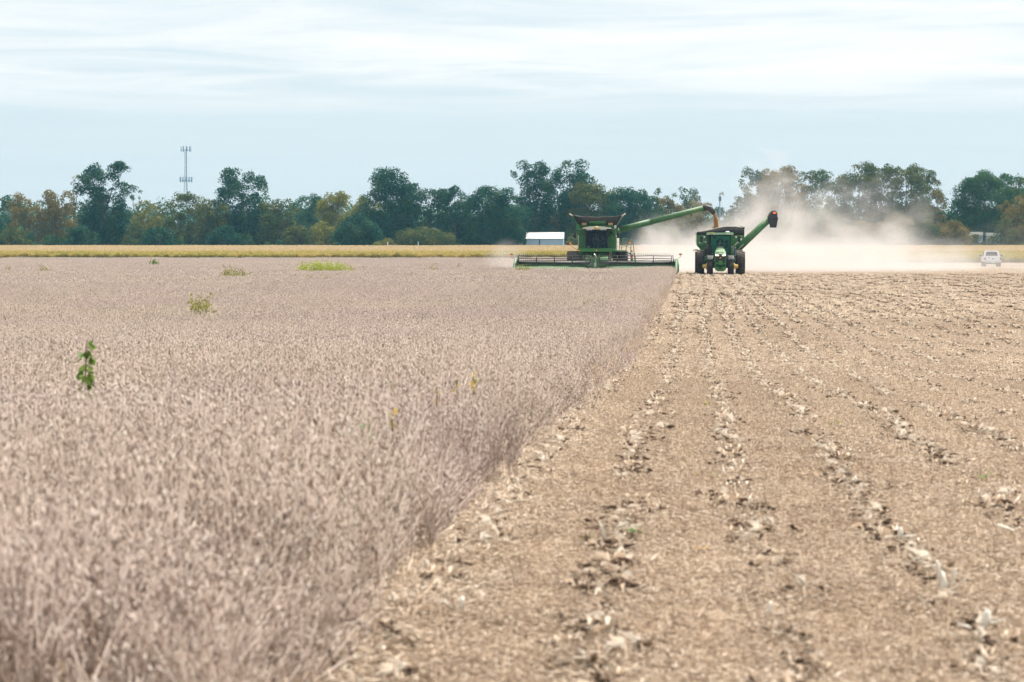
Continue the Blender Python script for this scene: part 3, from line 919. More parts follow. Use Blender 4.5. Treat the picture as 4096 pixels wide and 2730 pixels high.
M_GRAVEL = paint('pale_gravel', (0.22, 0.21, 0.24), 0.95, 0, 0.1, 0.3, 0.8)
def mound():
    c = ground_at(2575, 640)
    rng = random.Random(2)
    rows = []
    for i in range(13):
        r = i/12.0
        rows.append([(math.cos(a/36*2*math.pi)*3.2*r*(1+0.06*math.sin(a)), math.sin(a/36*2*math.pi)*3.0*r, 1.35*(1-r**1.6) + rng.uniform(-0.06, 0.06) - 0.08) for a in range(36)] )
        rows[-1].append(rows[-1][0])
    o = MB().sheet(rows).build('gravel_mound', M_GRAVEL, None, c)
    tag(o, 'pale grey mound behind the dust right of the combine', 'mound')
mound()

for px, lab in ((1551, 'short white post in front of the small yellow green shrub'), (1673, 'short white post in front of the wide olive shrub')):
    c = ground_at(px, 676)
    p = thing('marker_post', lab, 'post', c, 0, 'white marker posts at the field end')
    MB().lathe([(-0.2, 0.0), (-0.2, 0.11), (1.7, 0.11), (1.78, 0.07), (1.8, 0.0)], 'Z', (0,0,0), 10).build('shaft', M_WHITE, p)
    MB().lathe([(1.35, 0.113), (1.35, 0.13), (1.6, 0.13), (1.6, 0.113)], 'Z', (0,0,0), 10).build('reflective_band', M_WALL, p)

M_GALV = paint('haze_blue_steel', (0.16, 0.27, 0.42), 0.5, 0.3, 0.0, 0.2)  # blue of the distance haze is put into the steel colour
M_SIREN = paint('siren_grey', (0.55, 0.60, 0.63), 0.5, 0, 0.05, 0.15)
def siren():
    d = 730.0
    c = ground_at(2879, d)
    s = thing('warning_siren', 'grey horn siren on a pole in the gap of the trees', 'siren', c)
    top = EYE + (972-776)*d*MPP - c.z
    MB().tube([(0, 0, -0.3), (0, 0, top-1.2)], [0.2, 0.14], 10).build('pole', M_GALV, s)
    MB().box(-0.32, 0.38, -0.3, 0.3, top-1.9, top-0.75, 0.06).build('control_box', M_GALV, s)
    MB().tube([(0.02, 0, top-0.8), (0.02, 0, top-0.2)], 0.12, 8).build('rotator', M_GALV, s)
    h = MB(); h.lathe([(-0.15, 0.0), (-0.15, 0.22), (0.2, 0.25), (0.55, 0.38), (0.85, 0.62), (0.95, 0.80), (0.90, 0.80), (0.8, 0.62), (0.5, 0.34), (0.2, 0.0)], 'X', (0, 0, top+0.1), 20)
    h.build('horn', M_SIREN, s)
siren()

def tower():
    d = 1120.0
    c = ground_at(745, d)
    t = thing('lattice_tower', 'tall lattice communication tower with two antenna platforms', 'tower', c)
    top = EYE + (972-592)*d*MPP - c.z
    mid = EYE + (972-724)*d*MPP - c.z
    def rad(z):
        return 0.42 + 1.25*max(0.0, 1 - z/(top*0.8))
    legs = []
    for k in range(3):
        a = R(200 + 120*k)
        pts = [(math.cos(a)*rad(z), math.sin(a)*rad(z), z) for z in np.linspace(-0.3, top-1, 14)]
        MB().tube(pts, 0.085, 6).build('leg', M_GALV, t)
    br = MB()
    zs = np.linspace(0.5, top-1.2, 22)
    for i in range(len(zs)-1):
        for k in range(3):
            a, b = R(200+120*k), R(320+120*k)
            p = lambda an, z: Vector((math.cos(an)*rad(z), math.sin(an)*rad(z), z))
            br.tube([p(a, zs[i]), p(b, zs[i+1])], 0.04, 4)
            br.tube([p(a, zs[i+1]), p(b, zs[i+1])], 0.045, 4)
    br.build('bracing', M_GALV, t)
    for z0, rr_, na in ((top-1.0, 1.9, 9), (mid, 2.3, 12)):
        pl = MB()
        pl.lathe([(z0-0.08, rr_*0.8), (z0-0.08, rr_), (z0+0.08, rr_), (z0+0.08, rr_*0.8), (z0-0.08, rr_*0.8)], 'Z', (0,0,0), 18, False)
        for k in range(6):
            a = k*math.pi/3
            pl.tube([(0, 0, z0), (math.cos(a)*rr_, math.sin(a)*rr_, z0)], 0.07, 5)
        P = pl.build('antenna_platform', M_GALV, t)
        for k in range(na):
            a = 2*math.pi*k/na + 0.2
            m = Matrix.Translation((math.cos(a)*rr_*1.04, math.sin(a)*rr_*1.04, z0+0.35)) @ Matrix.Rotation(a, 4, 'Z')
            MB().box(-0.08, 0.10, -0.17, 0.17, -1.0, 1.1, 0.03, m).build('panel_antenna', M_GALV, P)
    MB().tube([(0, 0, top-1), (0, 0, top+2.2)], [0.05, 0.02], 5).build('lightning_rod', M_GALV, t)
tower()
# ------------------------------------------------------------------ machine materials
M_GREEN = paint('green_paint', (0.014, 0.18, 0.030), 0.40, 0, 0.30, 0.35)
M_GREEN_DUSTY = paint('dusty_green_paint', (0.030, 0.165, 0.05), 0.55, 0, 0.45, 0.3)
M_GREEN_DARK = paint('dark_green_paint', (0.009, 0.115, 0.020), 0.5, 0, 0.25, 0.3)
M_YELLOW = paint('yellow_paint', (0.56, 0.36, 0.03), 0.45, 0, 0.4, 0.2)
M_BLACK = paint('black_plastic', (0.016, 0.019, 0.024), 0.6, 0, 0.12, 0.3, 0, 0.3)
M_TARP = paint('black_tarp', (0.020, 0.022, 0.028), 0.55, 0, 0.28, 0.3, 0.3)
M_RUBBER = paint('tyre_rubber', (0.028, 0.028, 0.032), 0.8, 0, 0.35, 0.35, 0.3)
M_STEEL = paint('worn_steel', (0.42, 0.42, 0.43), 0.35, 0.7, 0.35, 0.3)
M_DKSTEEL = paint('dark_reel_steel', (0.030, 0.034, 0.045), 0.45, 0.2, 0.3, 0.3)
M_CREAM = paint('dusty_cream_panel', (0.66, 0.62, 0.52), 0.7, 0, 0.6, 0.2)
M_ORANGE = emit_mat('orange_warning_lens', (1.0, 0.20, 0.02), 0.25)
M_RED = paint('red_reflector', (0.62, 0.02, 0.03), 0.4, 0, 0.1)
M_OLIVE = paint('dull_reflector_plate', (0.22, 0.17, 0.03), 0.6, 0, 0.2)
M_VENT = paint('pale_hood_vent', (0.24, 0.42, 0.26), 0.6, 0, 0.1, 0.15)
M_WPAINT = paint('white_decal', (0.80, 0.80, 0.80), 0.4, 0, 0.05, 0.05)
M_LAMP = emit_mat('headlight_lens', (1.0, 0.88, 0.55), 2.2)
M_WLENS = paint('clear_work_lamp', (0.75, 0.75, 0.73), 0.25, 0, 0.1, 0.1)
M_GLASS = glass_mat('cab_glass', (0.30, 0.40, 0.42))
M_GLASS2 = glass_mat('green_cab_glass', (0.42, 0.78, 0.74))
M_SEAT = paint('seat_fabric', (0.035, 0.035, 0.04), 0.9, 0, 0.1)
M_SKIN = paint('skin', (0.50, 0.30, 0.22), 0.6, 0, 0.0, 0.1)
M_DENIM = paint('blue_denim', (0.06, 0.18, 0.27), 0.9, 0, 0.1, 0.3)
M_SHIRT = paint('grey_shirt', (0.25, 0.27, 0.28), 0.9, 0, 0.05, 0.2)
M_NAVY = paint('navy_shirt', (0.03, 0.09, 0.15), 0.9, 0, 0.05, 0.2)
M_CAP = paint('dark_cap', (0.05, 0.05, 0.06), 0.8, 0, 0.1)
M_GRAIN = plant_mat('soybean_grain', [(0.50, 0.33, 0.15), (0.74, 0.52, 0.26), (0.82, 0.61, 0.34), (0.90, 0.72, 0.45)], transl=0.45)

def wheel(parent, c, rad, width, rim_mat, lugs=22, name='wheel', rim_frac=0.55, side=1):
    w = bpy.data.objects.new(name, None); COL.objects.link(w); w.parent = parent; w.location = c
    hw = width/2
    t = MB()
    r_in = rad*rim_frac
    t.lathe([(-hw*0.86, r_in), (-hw*0.98, rad*0.70), (-hw, rad*0.84), (-hw*0.92, rad*0.93), (-hw*0.6, rad*0.965), (0, rad*0.97), (hw*0.6, rad*0.965), (hw*0.92, rad*0.93), (hw, rad*0.84), (hw*0.98, rad*0.70), (hw*0.86, r_in)], 'X', (0,0,0), 40)
    for s in (-1, 1):                     # chevron lugs
        for k in range(lugs):
            a0 = 2*math.pi*(k + (0.5 if s > 0 else 0))/lugs
            vs = []
            for (xx, da, hgt) in ((0.03, 0.0, 1.0), (0.5, 0.11, 1.0), (0.99, 0.19, 0.965)):
                for dd in (-0.045, 0.045):
                    for rr2 in (0.93 if xx < 0.9 else 0.87, hgt):
                        a = a0 + da + dd*(22/lugs)
                        vs.append((s*xx*hw, math.cos(a)*rad*rr2, math.sin(a)*rad*rr2))
            fs = []
            for i in range(2):
                b = i*4
                fs += [(b, b+4, b+5, b+1), (b+2, b+3, b+7, b+6), (b+1, b+5, b+7, b+3)]
            fs += [(0, 1, 3, 2), (8, 10, 11, 9)]
            t.add(vs, fs)
    t.build('tyre', M_RUBBER, w)
    r = MB()
    r.lathe([(-hw*0.80, r_in*1.02), (-hw*0.86, r_in*0.95), (-hw*0.4, r_in*0.88), (-hw*0.15, r_in*0.3), (-hw*0.2, 0.0)], 'X', (0,0,0), 28)
    r.lathe([(hw*0.80, r_in*1.02), (hw*0.86, r_in*0.95), (hw*0.4, r_in*0.88), (hw*0.15, r_in*0.3), (hw*0.2, 0.0)], 'X', (0,0,0), 28)
    r.build('rim', rim_mat, w)
    return w

def person(loc, label, shirt, trousers, cap, facing=-1, hands_z=0.42, scale=1.0):
    """seated figure; loc is the seat surface under the hips; faces -Y when facing=-1"""
    p = thing('person', label, 'person', loc)
    f = facing
    def skin(name, verts, edges, rads, mat, par):
        me = bpy.data.meshes.new(name); me.from_pydata([Vector(v)*scale for v in verts], edges, [])
        o = bpy.data.objects.new(name, me); COL.objects.link(o); o.parent = par
        md = o.modifiers.new('skin', 'SKIN')
        for i, r_ in enumerate(rads):
            rr_ = r_ if isinstance(r_, tuple) else (r_, r_)
            me.skin_vertices[0].data[i].radius = (rr_[0]*scale, rr_[1]*scale)
        me.skin_vertices[0].data[0].use_root = True
        o.modifiers.new('sub', 'SUBSURF').levels = 2
        o.modifiers['sub'].render_levels = 2
        me.materials.append(mat)
        return o
    B = [(0,0,0.10), (0,0,0.30), (0,0.01*f,0.50), (0,0.02*f,0.60), (0,0.05*f,0.70), (0,0.06*f,0.80),
         (0.19,0,0.50), (0.27,0.08*f,0.26), (0.14,0.36*f,hands_z-0.08), (0.10,0.44*f,hands_z),
         (-0.19,0,0.50), (-0.27,0.08*f,0.26), (-0.14,0.36*f,hands_z-0.08), (-0.10,0.44*f,hands_z),
         (0.11,0.05*f,0.08), (0.15,0.45*f,0.10), (0.14,0.48*f,-0.32), (0.14,0.60*f,-0.38),
         (-0.11,0.05*f,0.08), (-0.15,0.45*f,0.10), (-0.14,0.48*f,-0.32), (-0.14,0.60*f,-0.38)]
    E = [(0,1),(1,2),(2,3),(3,4),(4,5),(2,6),(6,7),(7,8),(8,9),(2,10),(10,11),(11,12),(12,13),(0,14),(14,15),(15,16),(16,17),(0,18),(18,19),(19,20),(20,21)]
    Rr = [(0.14,0.11),(0.13,0.10),(0.14,0.10),0.055,(0.075,0.095),(0.07,0.085),0.06,0.045,0.034,0.04,0.06,0.045,0.034,0.04,0.085,0.065,0.045,0.045,0.085,0.065,0.045,0.045]
    body = skin('body', B, E, Rr, M_SKIN, p)
    S = [B[0], B[1], B[2], B[6], B[7], B[8], B[10], B[11], B[12]]
    skin('shirt', S, [(0,1),(1,2),(2,3),(3,4),(4,5),(2,6),(6,7),(7,8)], [(0.155,0.125),(0.15,0.12),(0.155,0.115),0.075,0.06,0.045,0.075,0.06,0.045], shirt, p)
    T = [B[0], B[14], B[15], B[16], B[18], B[19], B[20]]
    skin('trousers', T, [(0,1),(1,2),(2,3),(0,4),(4,5),(5,6)], [(0.16,0.12),0.10,0.08,0.06,0.10,0.08,0.06], trousers, p)
    c = MB(); c.lathe([(0.79, 0.102), (0.85, 0.10), (0.89, 0.07), (0.905, 0.0)], 'Z', (0, 0.055*f, 0), 14)
    c.prism([(-0.08, 0.79), (0.08, 0.79), (0.08, 0.805), (-0.08, 0.805)], 0.13*f, 0.24*f)
    o = c.build('cap', cap, p); o.scale = (scale,)*3
    fc = MB()                             # face: eyes, nose, mouth
    for sx in (-1, 1): fc.lathe([(-0.01, 0.0), (0, 0.012), (0.01, 0.0)], 'Y', (sx*0.032, 0.145*f, 0.745), 8)
    fc.build('eyes', M_CAP, body); 
    MB().tube([(0, 0.135*f, 0.745), (0, 0.165*f, 0.715)], [0.010, 0.018], 6).build('nose', M_SKIN, body)
    return p

# ------------------------------------------------------------------ combine harvester (faces the camera)
CX, CY = -7.30, 215.0
def combine():
    root = thing('combine_harvester', 'green combine harvester with raised black grain tank and wide reel header', 'combine', (CX, CY, ground_z(CX, CY)))
    ay = 5.2                              # front axle behind the cutter bar
    # body
    b = MB()
    b.box(-1.42, 1.44, 4.6, 11.5, 1.55, 3.45, 0.06)
    b.box(-1.30, 1.32, 11.5, 12.6, 1.3, 3.0, 0.10)
    body = b.build('body', M_GREEN, root)
    MB().box(1.442, 1.52, 4.75, 11.2, 1.9, 3.1, 0.02).build('side_panel', M_CREAM, root)
    MB().box(-1.50, -1.422, 4.75, 11.2, 1.9, 3.1, 0.02).build('side_panel', M_CREAM, root)
    for s in (-1, 1):
        x0, x1 = (-1.40, -0.84) if s < 0 else (0.84, 1.42)
        MB().box(x0, x1, 4.42, 4.6, 3.05, 3.52, 0.02).build('upper_front_panel', M_GREEN_DARK, body)
        MB().box(x0-0.04, x1+0.04, 4.36, 4.6, 2.06, 3.02, 0.03).build('lower_front_panel', M_GREEN_DUSTY, body)
    MB().box(0.98, 1.18, 4.38, 4.42, 3.2, 3.42, 0.01).build('air_intake', M_BLACK, body)
    MB().box(-1.52, 1.46, 4.40, 5.0, 3.53, 3.62, 0.02).build('top_rail', M_GREEN_DUSTY, body)
    MB().box(-1.60, -1.36, 4.6, 5.2, 3.30, 3.95, 0.03).build('corner_post', M_GREEN, body)
    MB().box(1.30, 1.46, 4.6, 5.0, 3.63, 3.88, 0.03).build('corner_post', M_CREAM, body)
    # cab
    cab = MB()
    cab.box(-0.86, -0.78, 2.95, 4.35, 2.05, 3.60, 0.02)
    cab.box(0.78, 0.86, 2.95, 4.35, 2.05, 3.60, 0.02)
    cab.box(-0.80, 0.80, 4.28, 4.35, 2.05, 3.60)
    cab.box(-0.84, 0.84, 2.95, 4.35, 1.98, 2.08)
    cabo = cab.build('cab_frame', M_BLACK, root)
    ws = MB()
    ws.sheet([[( x, 2.90 - 0.16*(1-(x/0.80)**2), z) for x in np.linspace(-0.80, 0.80, 9)] for z in np.linspace(2.12, 3.54, 5)])
    ws.build('windshield', M_GLASS, root)
    roof = MB()
    prf = [(-1.08, 3.60), (-1.02, 3.68), (-0.55, 3.76), (0, 3.80), (0.55, 3.76), (1.02, 3.68), (1.10, 3.60), (0.5, 3.57), (0, 3.52), (-0.5, 3.57)]
    roof.prism(prf, 2.55, 4.5)
    ro = roof.build('cab_roof', M_CREAM, root)
    MB().lathe([(3.66, 0.16), (3.72, 0.17), (3.80, 0.13), (3.83, 0.0)], 'Z', (0.0, 2.52, -0.06), 16).build('receiver_dome', M_YELLOW, ro)
    for i in range(8):
        x = (-0.72, -0.60, -0.48, -0.36, 0.36, 0.48, 0.60, 0.72)[i]
        MB().box(x-0.042, x+0.042, 2.53, 2.60, 3.49, 3.555, 0.012).build('work_lamp', M_WLENS, ro)
    MB().box(-0.80, 0.80, 2.62, 2.75, 3.46, 3.575).build('lamp_visor', M_BLACK, ro)
    # cab floor fascia, curved
    fa = MB()
    fa.sheet([[(x, 2.78 + 0.10*abs(x)**2, 2.10 - 0.23*k/4 - 0.05*(1-(x/1.45)**2)*k/4) for x in np.linspace(-1.45, 1.45, 15)] for k in range(5)])
    fa.box(-1.45, 1.45, 3.02, 4.4, 1.88, 2.09, 0.02)
    fo = fa.build('cab_skirt', M_GREEN, root)
    MB().box(-1.40, -1.28, 2.94, 2.99, 1.90, 1.96).build('marker_lamp', M_ORANGE, fo)
    MB().box(-0.05, 0.05, 2.72, 2.77, 1.91, 1.97).build('marker_lamp', M_ORANGE, fo)
    # inside the cab
    MB().box(-0.30, 0.22, 3.72, 3.86, 2.45, 3.22, 0.05).build('seat_back', M_SEAT, root)
    MB().box(-0.30, 0.22, 3.25, 3.80, 2.32, 2.46, 0.04).build('seat', M_SEAT, root)
    MB().box(0.28, 0.74, 3.40, 3.85, 2.28, 2.44, 0.04).build('trainer_seat', M_SEAT, root)
    st = MB(); st.lathe([(-0.02, 0.15), (0, 0.165), (0.02, 0.15), (0, 0.135), (-0.02, 0.15)], 'Y', (-0.04, 3.02, 2.72), 20)
    st.tube([(-0.04, 3.04, 2.72), (-0.04, 3.15, 2.1)], 0.03, 8)
    st.build('steering_column', M_BLACK, root)
    MB().lathe([(2.13, 0.0), (2.13, 0.13), (2.20, 0.16), (2.28, 0.10), (2.30, 0.0)], 'Z', (-0.62, 3.05, 0.0), 14).build('drinks_cooler', M_CREAM, root)
    # mirrors
    for s in (-1, 1):
        m = MB().box(s*1.66-0.10, s*1.66+0.10, 2.78, 2.90, 2.88, 3.30, 0.03).build('mirror', M_BLACK, root)
        MB().tube([(s*0.95, 3.0, 3.55), (s*1.5, 2.85, 3.48), (s*1.66, 2.86, 3.28)], 0.025, 6).build('mirror_arm', M_BLACK, m)
    # grain tank and its raised black extensions
    MB().box(-1.36, 1.34, 4.9, 8.9, 3.45, 3.86, 0.03).build('grain_tank', M_GREEN_DARK, root)
    zb, zt = 3.80, 4.66
    def sag(x): return 0.10*(1 - (x/1.95)**2)
    ext = MB()
    fr = []
    for k in range(6):
        f = k/5
        row = []
        for j in range(21):
            u = j/20*2 - 1
            x = u*(1.34 + (1.92-1.34)*f)
            z = zb + (zt - zb)*f - (0.13*(1-u**2) + 0.03*math.cos(u*9))*f
            row.append((x, 5.05 - 0.42*f - 0.05*math.sin(u*7)*f, z))
        fr.append(row)
    ext.sheet(fr)
    ext.sheet([[(p[0], 13.95 - p[1], p[2]) for p in r] for r in fr])
    for s in (-1, 1):
        ext.sheet([[(s*(1.34+0.58*f), 5.05-0.42*f + (3.85+0.84*f)*j/6, zb + (zt-zb)*f - 0.02*math.sin(j)) for j in range(7)] for f in (0, 0.5, 1)])
    eo = ext.build('tank_extension', M_TARP, root)
    eo.modifiers.new('solid', 'SOLIDIFY').thickness = 0.03
    MB().sheet([[(x, 4.96 - 0.42*f, zb + (zt-zb)*f) for x in np.linspace(-0.66, 0.66, 5)] for f in (0.02, 0.25, 0.47)]).build('tank_front_flap', M_GREEN_DARK, eo).modifiers.new('solid', 'SOLIDIFY').thickness = 0.02
    for x0 in (-1.20, 0.84):
        MB().sheet([[(x0 + 0.36*j/3, 4.96 - 0.42*f, zb + (zt-zb)*f) for j in range(4)] for f in (0.10, 0.30)]).build('tank_window', M_GRAIN_S, eo)
    for s in (-1, 1):
        MB().tube([(s*1.40, 4.98, zb-0.05), (s*1.95, 4.60, zt-0.02)], 0.035, 6).build('corner_strut', M_GREEN_DUSTY, eo)
        MB().tube([(s*1.90, 4.62, zt-0.06), (s*2.16, 4.55, zt+0.10)], [0.05, 0.055], 6).build('strut_tip', M_CREAM, eo)
    gp = MB(); gp.sheet([[(x, y, 3.88 + 0.42*math.exp(-(x*x)/0.9 - ((y-6.9)**2)/3.2)) for x in np.linspace(-1.4, 1.4, 16)] for y in np.linspace(5.1, 8.8, 16)])
    gp.build('grain_heap', M_GRAIN_S, root)
    # unloading auger and spout
    A = Vector((1.55, 6.3, 3.50)); Bv = Vector((8.22, 6.3, 5.21))
    au = MB(); au.tube([A, A.lerp(Bv, 0.38)], [0.235, 0.235], 20)
    au.tube([A.lerp(Bv, 0.375), A.lerp(Bv, 0.385)], 0.26, 20)
    au.tube([A.lerp(Bv, 0.385), Bv], [0.225, 0.215], 20)
    ao = au.build('unloading_auger', M_GREEN_DUSTY, root)
    MB().tube([Vector((1.25, 6.3, 2.8)), Vector((1.35, 6.3, 3.30)), A + Vector((0.15, 0, 0.03))], 0.27, 16).build('auger_elbow', M_GREEN, ao)
    d = (Bv - A).normalized()
    sp = MB(); sp.tube([Bv - d*0.05, Bv + d*0.22 + Vector((0,0,-0.01)), Bv + d*0.48 + Vector((0,0,-0.16)), Bv + Vector((0.78, 0, -0.42))], [0.24, 0.24, 0.22, 0.20], 16, False)
    so = sp.build('auger_spout', M_TARP, ao); so.modifiers.new('solid', 'SOLIDIFY').thickness = 0.02
    MB().box(7.45, 7.62, 6.05, 6.09, 5.02, 5.06).build('decal', M_YELLOW, ao)
    MB().box(7.2, 7.26, 6.2, 6.3, 4.56, 4.76).build('bracket', M_BLACK, ao)
    # wheels
    wheel(root, (-1.77, ay, 0.95), 0.95, 1.15, M_YELLOW, 20)
    wheel(root, (1.77, ay, 0.95), 0.95, 1.15, M_YELLOW, 20)
    for s in (-1, 1): wheel(root, (s*1.45, 11.3, 0.68), 0.68, 0.55, M_YELLOW, 20)
    MB().tube([(-1.3, ay, 0.95), (1.3, ay, 0.95)], 0.22, 12).build('front_axle', M_GREEN_DARK, root)
    MB().tube([(-1.3, 11.3, 0.68), (1.3, 11.3, 0.68)], 0.14, 10).build('rear_axle', M_GREEN_DARK, root)
    # feeder house
    fh = MB(); fh.prism([(-0.85, 1.0), (0.9, 1.0), (0.9, 1.85), (-0.85, 1.85)], 4.6, 1.5, [(-0.85, 0.45), (0.9, 0.45), (0.9, 1.25), (-0.85, 1.25)])
    f2 = fh.build('feeder_house', M_GREEN_DARK, root)
    for x in np.linspace(-0.75, 0.8, 9): MB().box(x-0.02, x+0.02, 2.4, 2.46, 1.35, 1.75).build('feeder_rib', M_GREEN_DUSTY, f2)
    MB().box(0.92, 1.12, 4.2, 4.6, 0.7, 1.9, 0.02).build('frame_leg', M_CREAM, root)
    # platform, handrails and ladder on the image right
    pf = MB().box(1.46, 2.30, 3.2, 4.9, 1.86, 1.95, 0.01).build('platform', M_GREEN, root)
    def rail(pts, nm='handrail', r_=0.022):
        MB().tube(pts, r_, 6).build(nm, M_GREEN_DUSTY, pf)
    rail([(1.70, 3.3, 1.95), (1.86, 3.3, 2.75), (1.98, 3.3, 2.86), (2.30, 3.3, 2.84), (2.40, 3.3, 2.72), (2.24, 3.3, 1.95)])
    rail([(1.82, 3.3, 2.60), (2.37, 3.3, 2.58)]); rail([(1.78, 3.3, 2.35), (2.32, 3.3, 2.33)])
    rail([(1.86, 4.8, 1.95), (1.98, 4.8, 2.84)]); rail([(1.98, 4.8, 2.84), (1.98, 3.3, 2.86)])
    rail([(1.55, 3.6, 2.6), (1.75, 3.5, 2.5), (2.1, 3.4, 2.28), (2.62, 3.3, 2.45)], 'cable', 0.010)
    rail([(1.55, 3.6, 2.3), (1.9, 3.5, 2.15), (2.3, 3.4, 2.25), (2.6, 3.3, 2.12)], 'cable', 0.010)
    lad = MB()
    for yy in (3.35, 3.85):
        lad.tube([(2.62, yy, 0.55), (2.60, yy, 1.95), (2.66, yy, 2.80)], 0.025, 6)
        lad.tube([(2.94, yy, 0.55), (2.88, yy, 1.6), (2.78, yy, 2.5), (2.66, yy, 2.80)], 0.025, 6)
    for z in (0.6, 0.95, 1.3, 1.65): lad.box(2.60, 2.94, 3.33, 3.87, z, z+0.04)
    lad.box(2.62, 2.80, 3.22, 3.27, 0.55, 1.35)
    lad.tube([(2.25, 3.4, 1.84), (2.66, 3.4, 1.62)], 0.06, 6)
    lo = lad.build('ladder', M_GREEN, root)
    MB().box(2.63, 2.77, 3.17, 3.215, 1.36, 1.62, 0.01).build('reflector', M_RED, lo)
    MB().box(2.63, 2.77, 3.17, 3.215, 1.63, 1.80, 0.01).build('reflector', M_WPAINT, lo)
    MB().prism([(2.62, 1.81), (2.78, 1.81), (2.70, 2.02)], 3.17, 3.21).build('reflector', M_RED, lo)
    MB().lathe([(-0.03, 0.0), (-0.03, 0.08), (0.03, 0.08), (0.03, 0.0)], 'Y', (2.90, 3.2, 0.72), 14).build('round_reflector', M_WPAINT, lo)
    for s, pts in ((-1, [(-1.5, 3.4, 1.98), (-1.75, 3.35, 2.12), (-1.98, 3.3, 2.28), (-2.02, 3.3, 2.42)]), (1, [(2.2, 3.3, 2.20), (2.45, 3.3, 2.32), (2.54, 3.3, 2.46)])):
        wl_ = MB().tube(pts, 0.014, 6).build('warning_lamp_arm', M_BLACK, root)
        e = pts[-1]
        MB().lathe([(-0.03, 0.0), (-0.03, 0.07), (0.03, 0.07), (0.05, 0.0)], 'Y', (e[0], e[1]-0.02, e[2]+0.05), 12).build('amber_lens', M_ORANGE, wl_)
        MB().box(e[0]-0.10, e[0]+0.10, e[1]-0.02, e[1]+0.04, e[2]+0.125, e[2]+0.22, 0.01).build('reflector_plate', M_OLIVE, wl_)
    # ---------------- header
    hw = 6.18
    back = MB()
    back.box(-hw+0.1, hw-0.1, 1.9, 1.98, 0.42, 1.02, 0.01)
    back.box(-hw+0.1, hw-0.1, 1.84, 2.06, 1.02, 1.13, 0.02)
    bo = back.build('header_back', M_GREEN_DARK, root)
    MB().box(-hw+0.3, hw-0.3, 1.80, 1.838, 1.04, 1.13).build('header_top_beam', M_CREAM, root)
    for s in (-1, 1):
        x0, x1 = (-hw+0.15, -0.85) if s < 0 else (0.85, hw-0.15)
        MB().sheet([[(x, 0.15 + 1.65*f, 0.50 + 0.30*f) for x in np.linspace(x0, x1, 12)] for f in np.linspace(0, 1, 4)]).build('draper_belt', M_GREEN if s < 0 else M_GREEN_DARK, root).modifiers.new('solid', 'SOLIDIFY').thickness = 0.03
    slats = MB()
    for x in np.arange(-hw+0.3, hw-0.2, 0.42):
        if abs(x) > 0.9: slats.box(x-0.015, x+0.015, 0.14, 0.17, 0.36, 0.62)
    MB().box(-0.85, 0.85, 0.3, 1.7, 0.42, 0.50, 0.01).build('feed_belt', M_WPAINT, root)
    cb = MB(); cb.box(-hw, hw, 0.02, 0.16, 0.30, 0.38, 0.01)
    for x in np.arange(-hw+0.1, hw, 0.1524): cb.prism([(x-0.025, 0.32), (x+0.025, 0.32), (x, 0.35)], 0.03, -0.09)
    cb.build('cutter_bar', M_DKSTEEL, root)
    slats.build('guard_plates', M_GREEN, root)
    # divided reel: two sections, five tube bats each
    ry, rz, rr_ = 0.30, 1.18, 0.43
    for x0, x1 in ((-5.82, -0.36), (0.30, 5.76)):
        reel = bpy.data.objects.new('reel', None); COL.objects.link(reel); reel.parent = root
        MB().tube([(x0, ry, 1.01), (x1, ry, 1.01)], 0.085, 12).build('reel_tube', M_DKSTEEL, reel)
        for (by, bz, tdir) in ((ry+0.05, 1.53, 1), (ry-0.42, 1.33, -1), (ry+0.40, 1.16, -1), (ry-0.24, 0.78, -1), (ry+0.25, 0.80, -1)):
            bt = MB(); bt.tube([(x, by, bz + 0.012*math.sin(x*3.1 + bz*9)) for x in np.linspace(x0, x1, 15)], 0.032, 6)
            bat = bt.build('reel_bat', M_DKSTEEL, reel)
            tn = MB()
            for x in np.arange(x0+0.06, x1, 0.155):
                l = 0.20 if tdir > 0 else 0.14
                tn.tube([(x, by, bz), (x+0.012, by-0.02, bz + tdir*l*0.6), (x+0.02, by-0.05, bz + tdir*l)], [0.018, 0.015, 0.010], 4)
            tag(tn.build('tines', M_DKSTEEL, bat), kind='stuff')
        n = 5
        for i in range(n):
            x = x0 + (x1-x0)*i/(n-1)
            sp_ = MB()
            for (by, bz) in ((ry+0.05, 1.53), (ry-0.42, 1.33), (ry+0.40, 1.16), (ry-0.24, 0.78), (ry+0.25, 0.80)):
                sp_.tube([(x, ry, 1.01), (x, by, bz)], 0.032, 5)
            sp_.build('reel_spider', M_DKSTEEL, reel)
    ca = MB(); ca.tube([(-0.10, 0.35, 1.70), (0.06, 0.3, 1.45), (-0.03, 0.3, 1.2), (-0.02, 1.9, 1.1)], [0.04, 0.06, 0.07, 0.07], 8)
    ca.box(-0.10, 0.08, 0.1, 0.3, 0.72, 1.02, 0.02)
    ca.build('reel_centre_arm', M_STEEL, root)
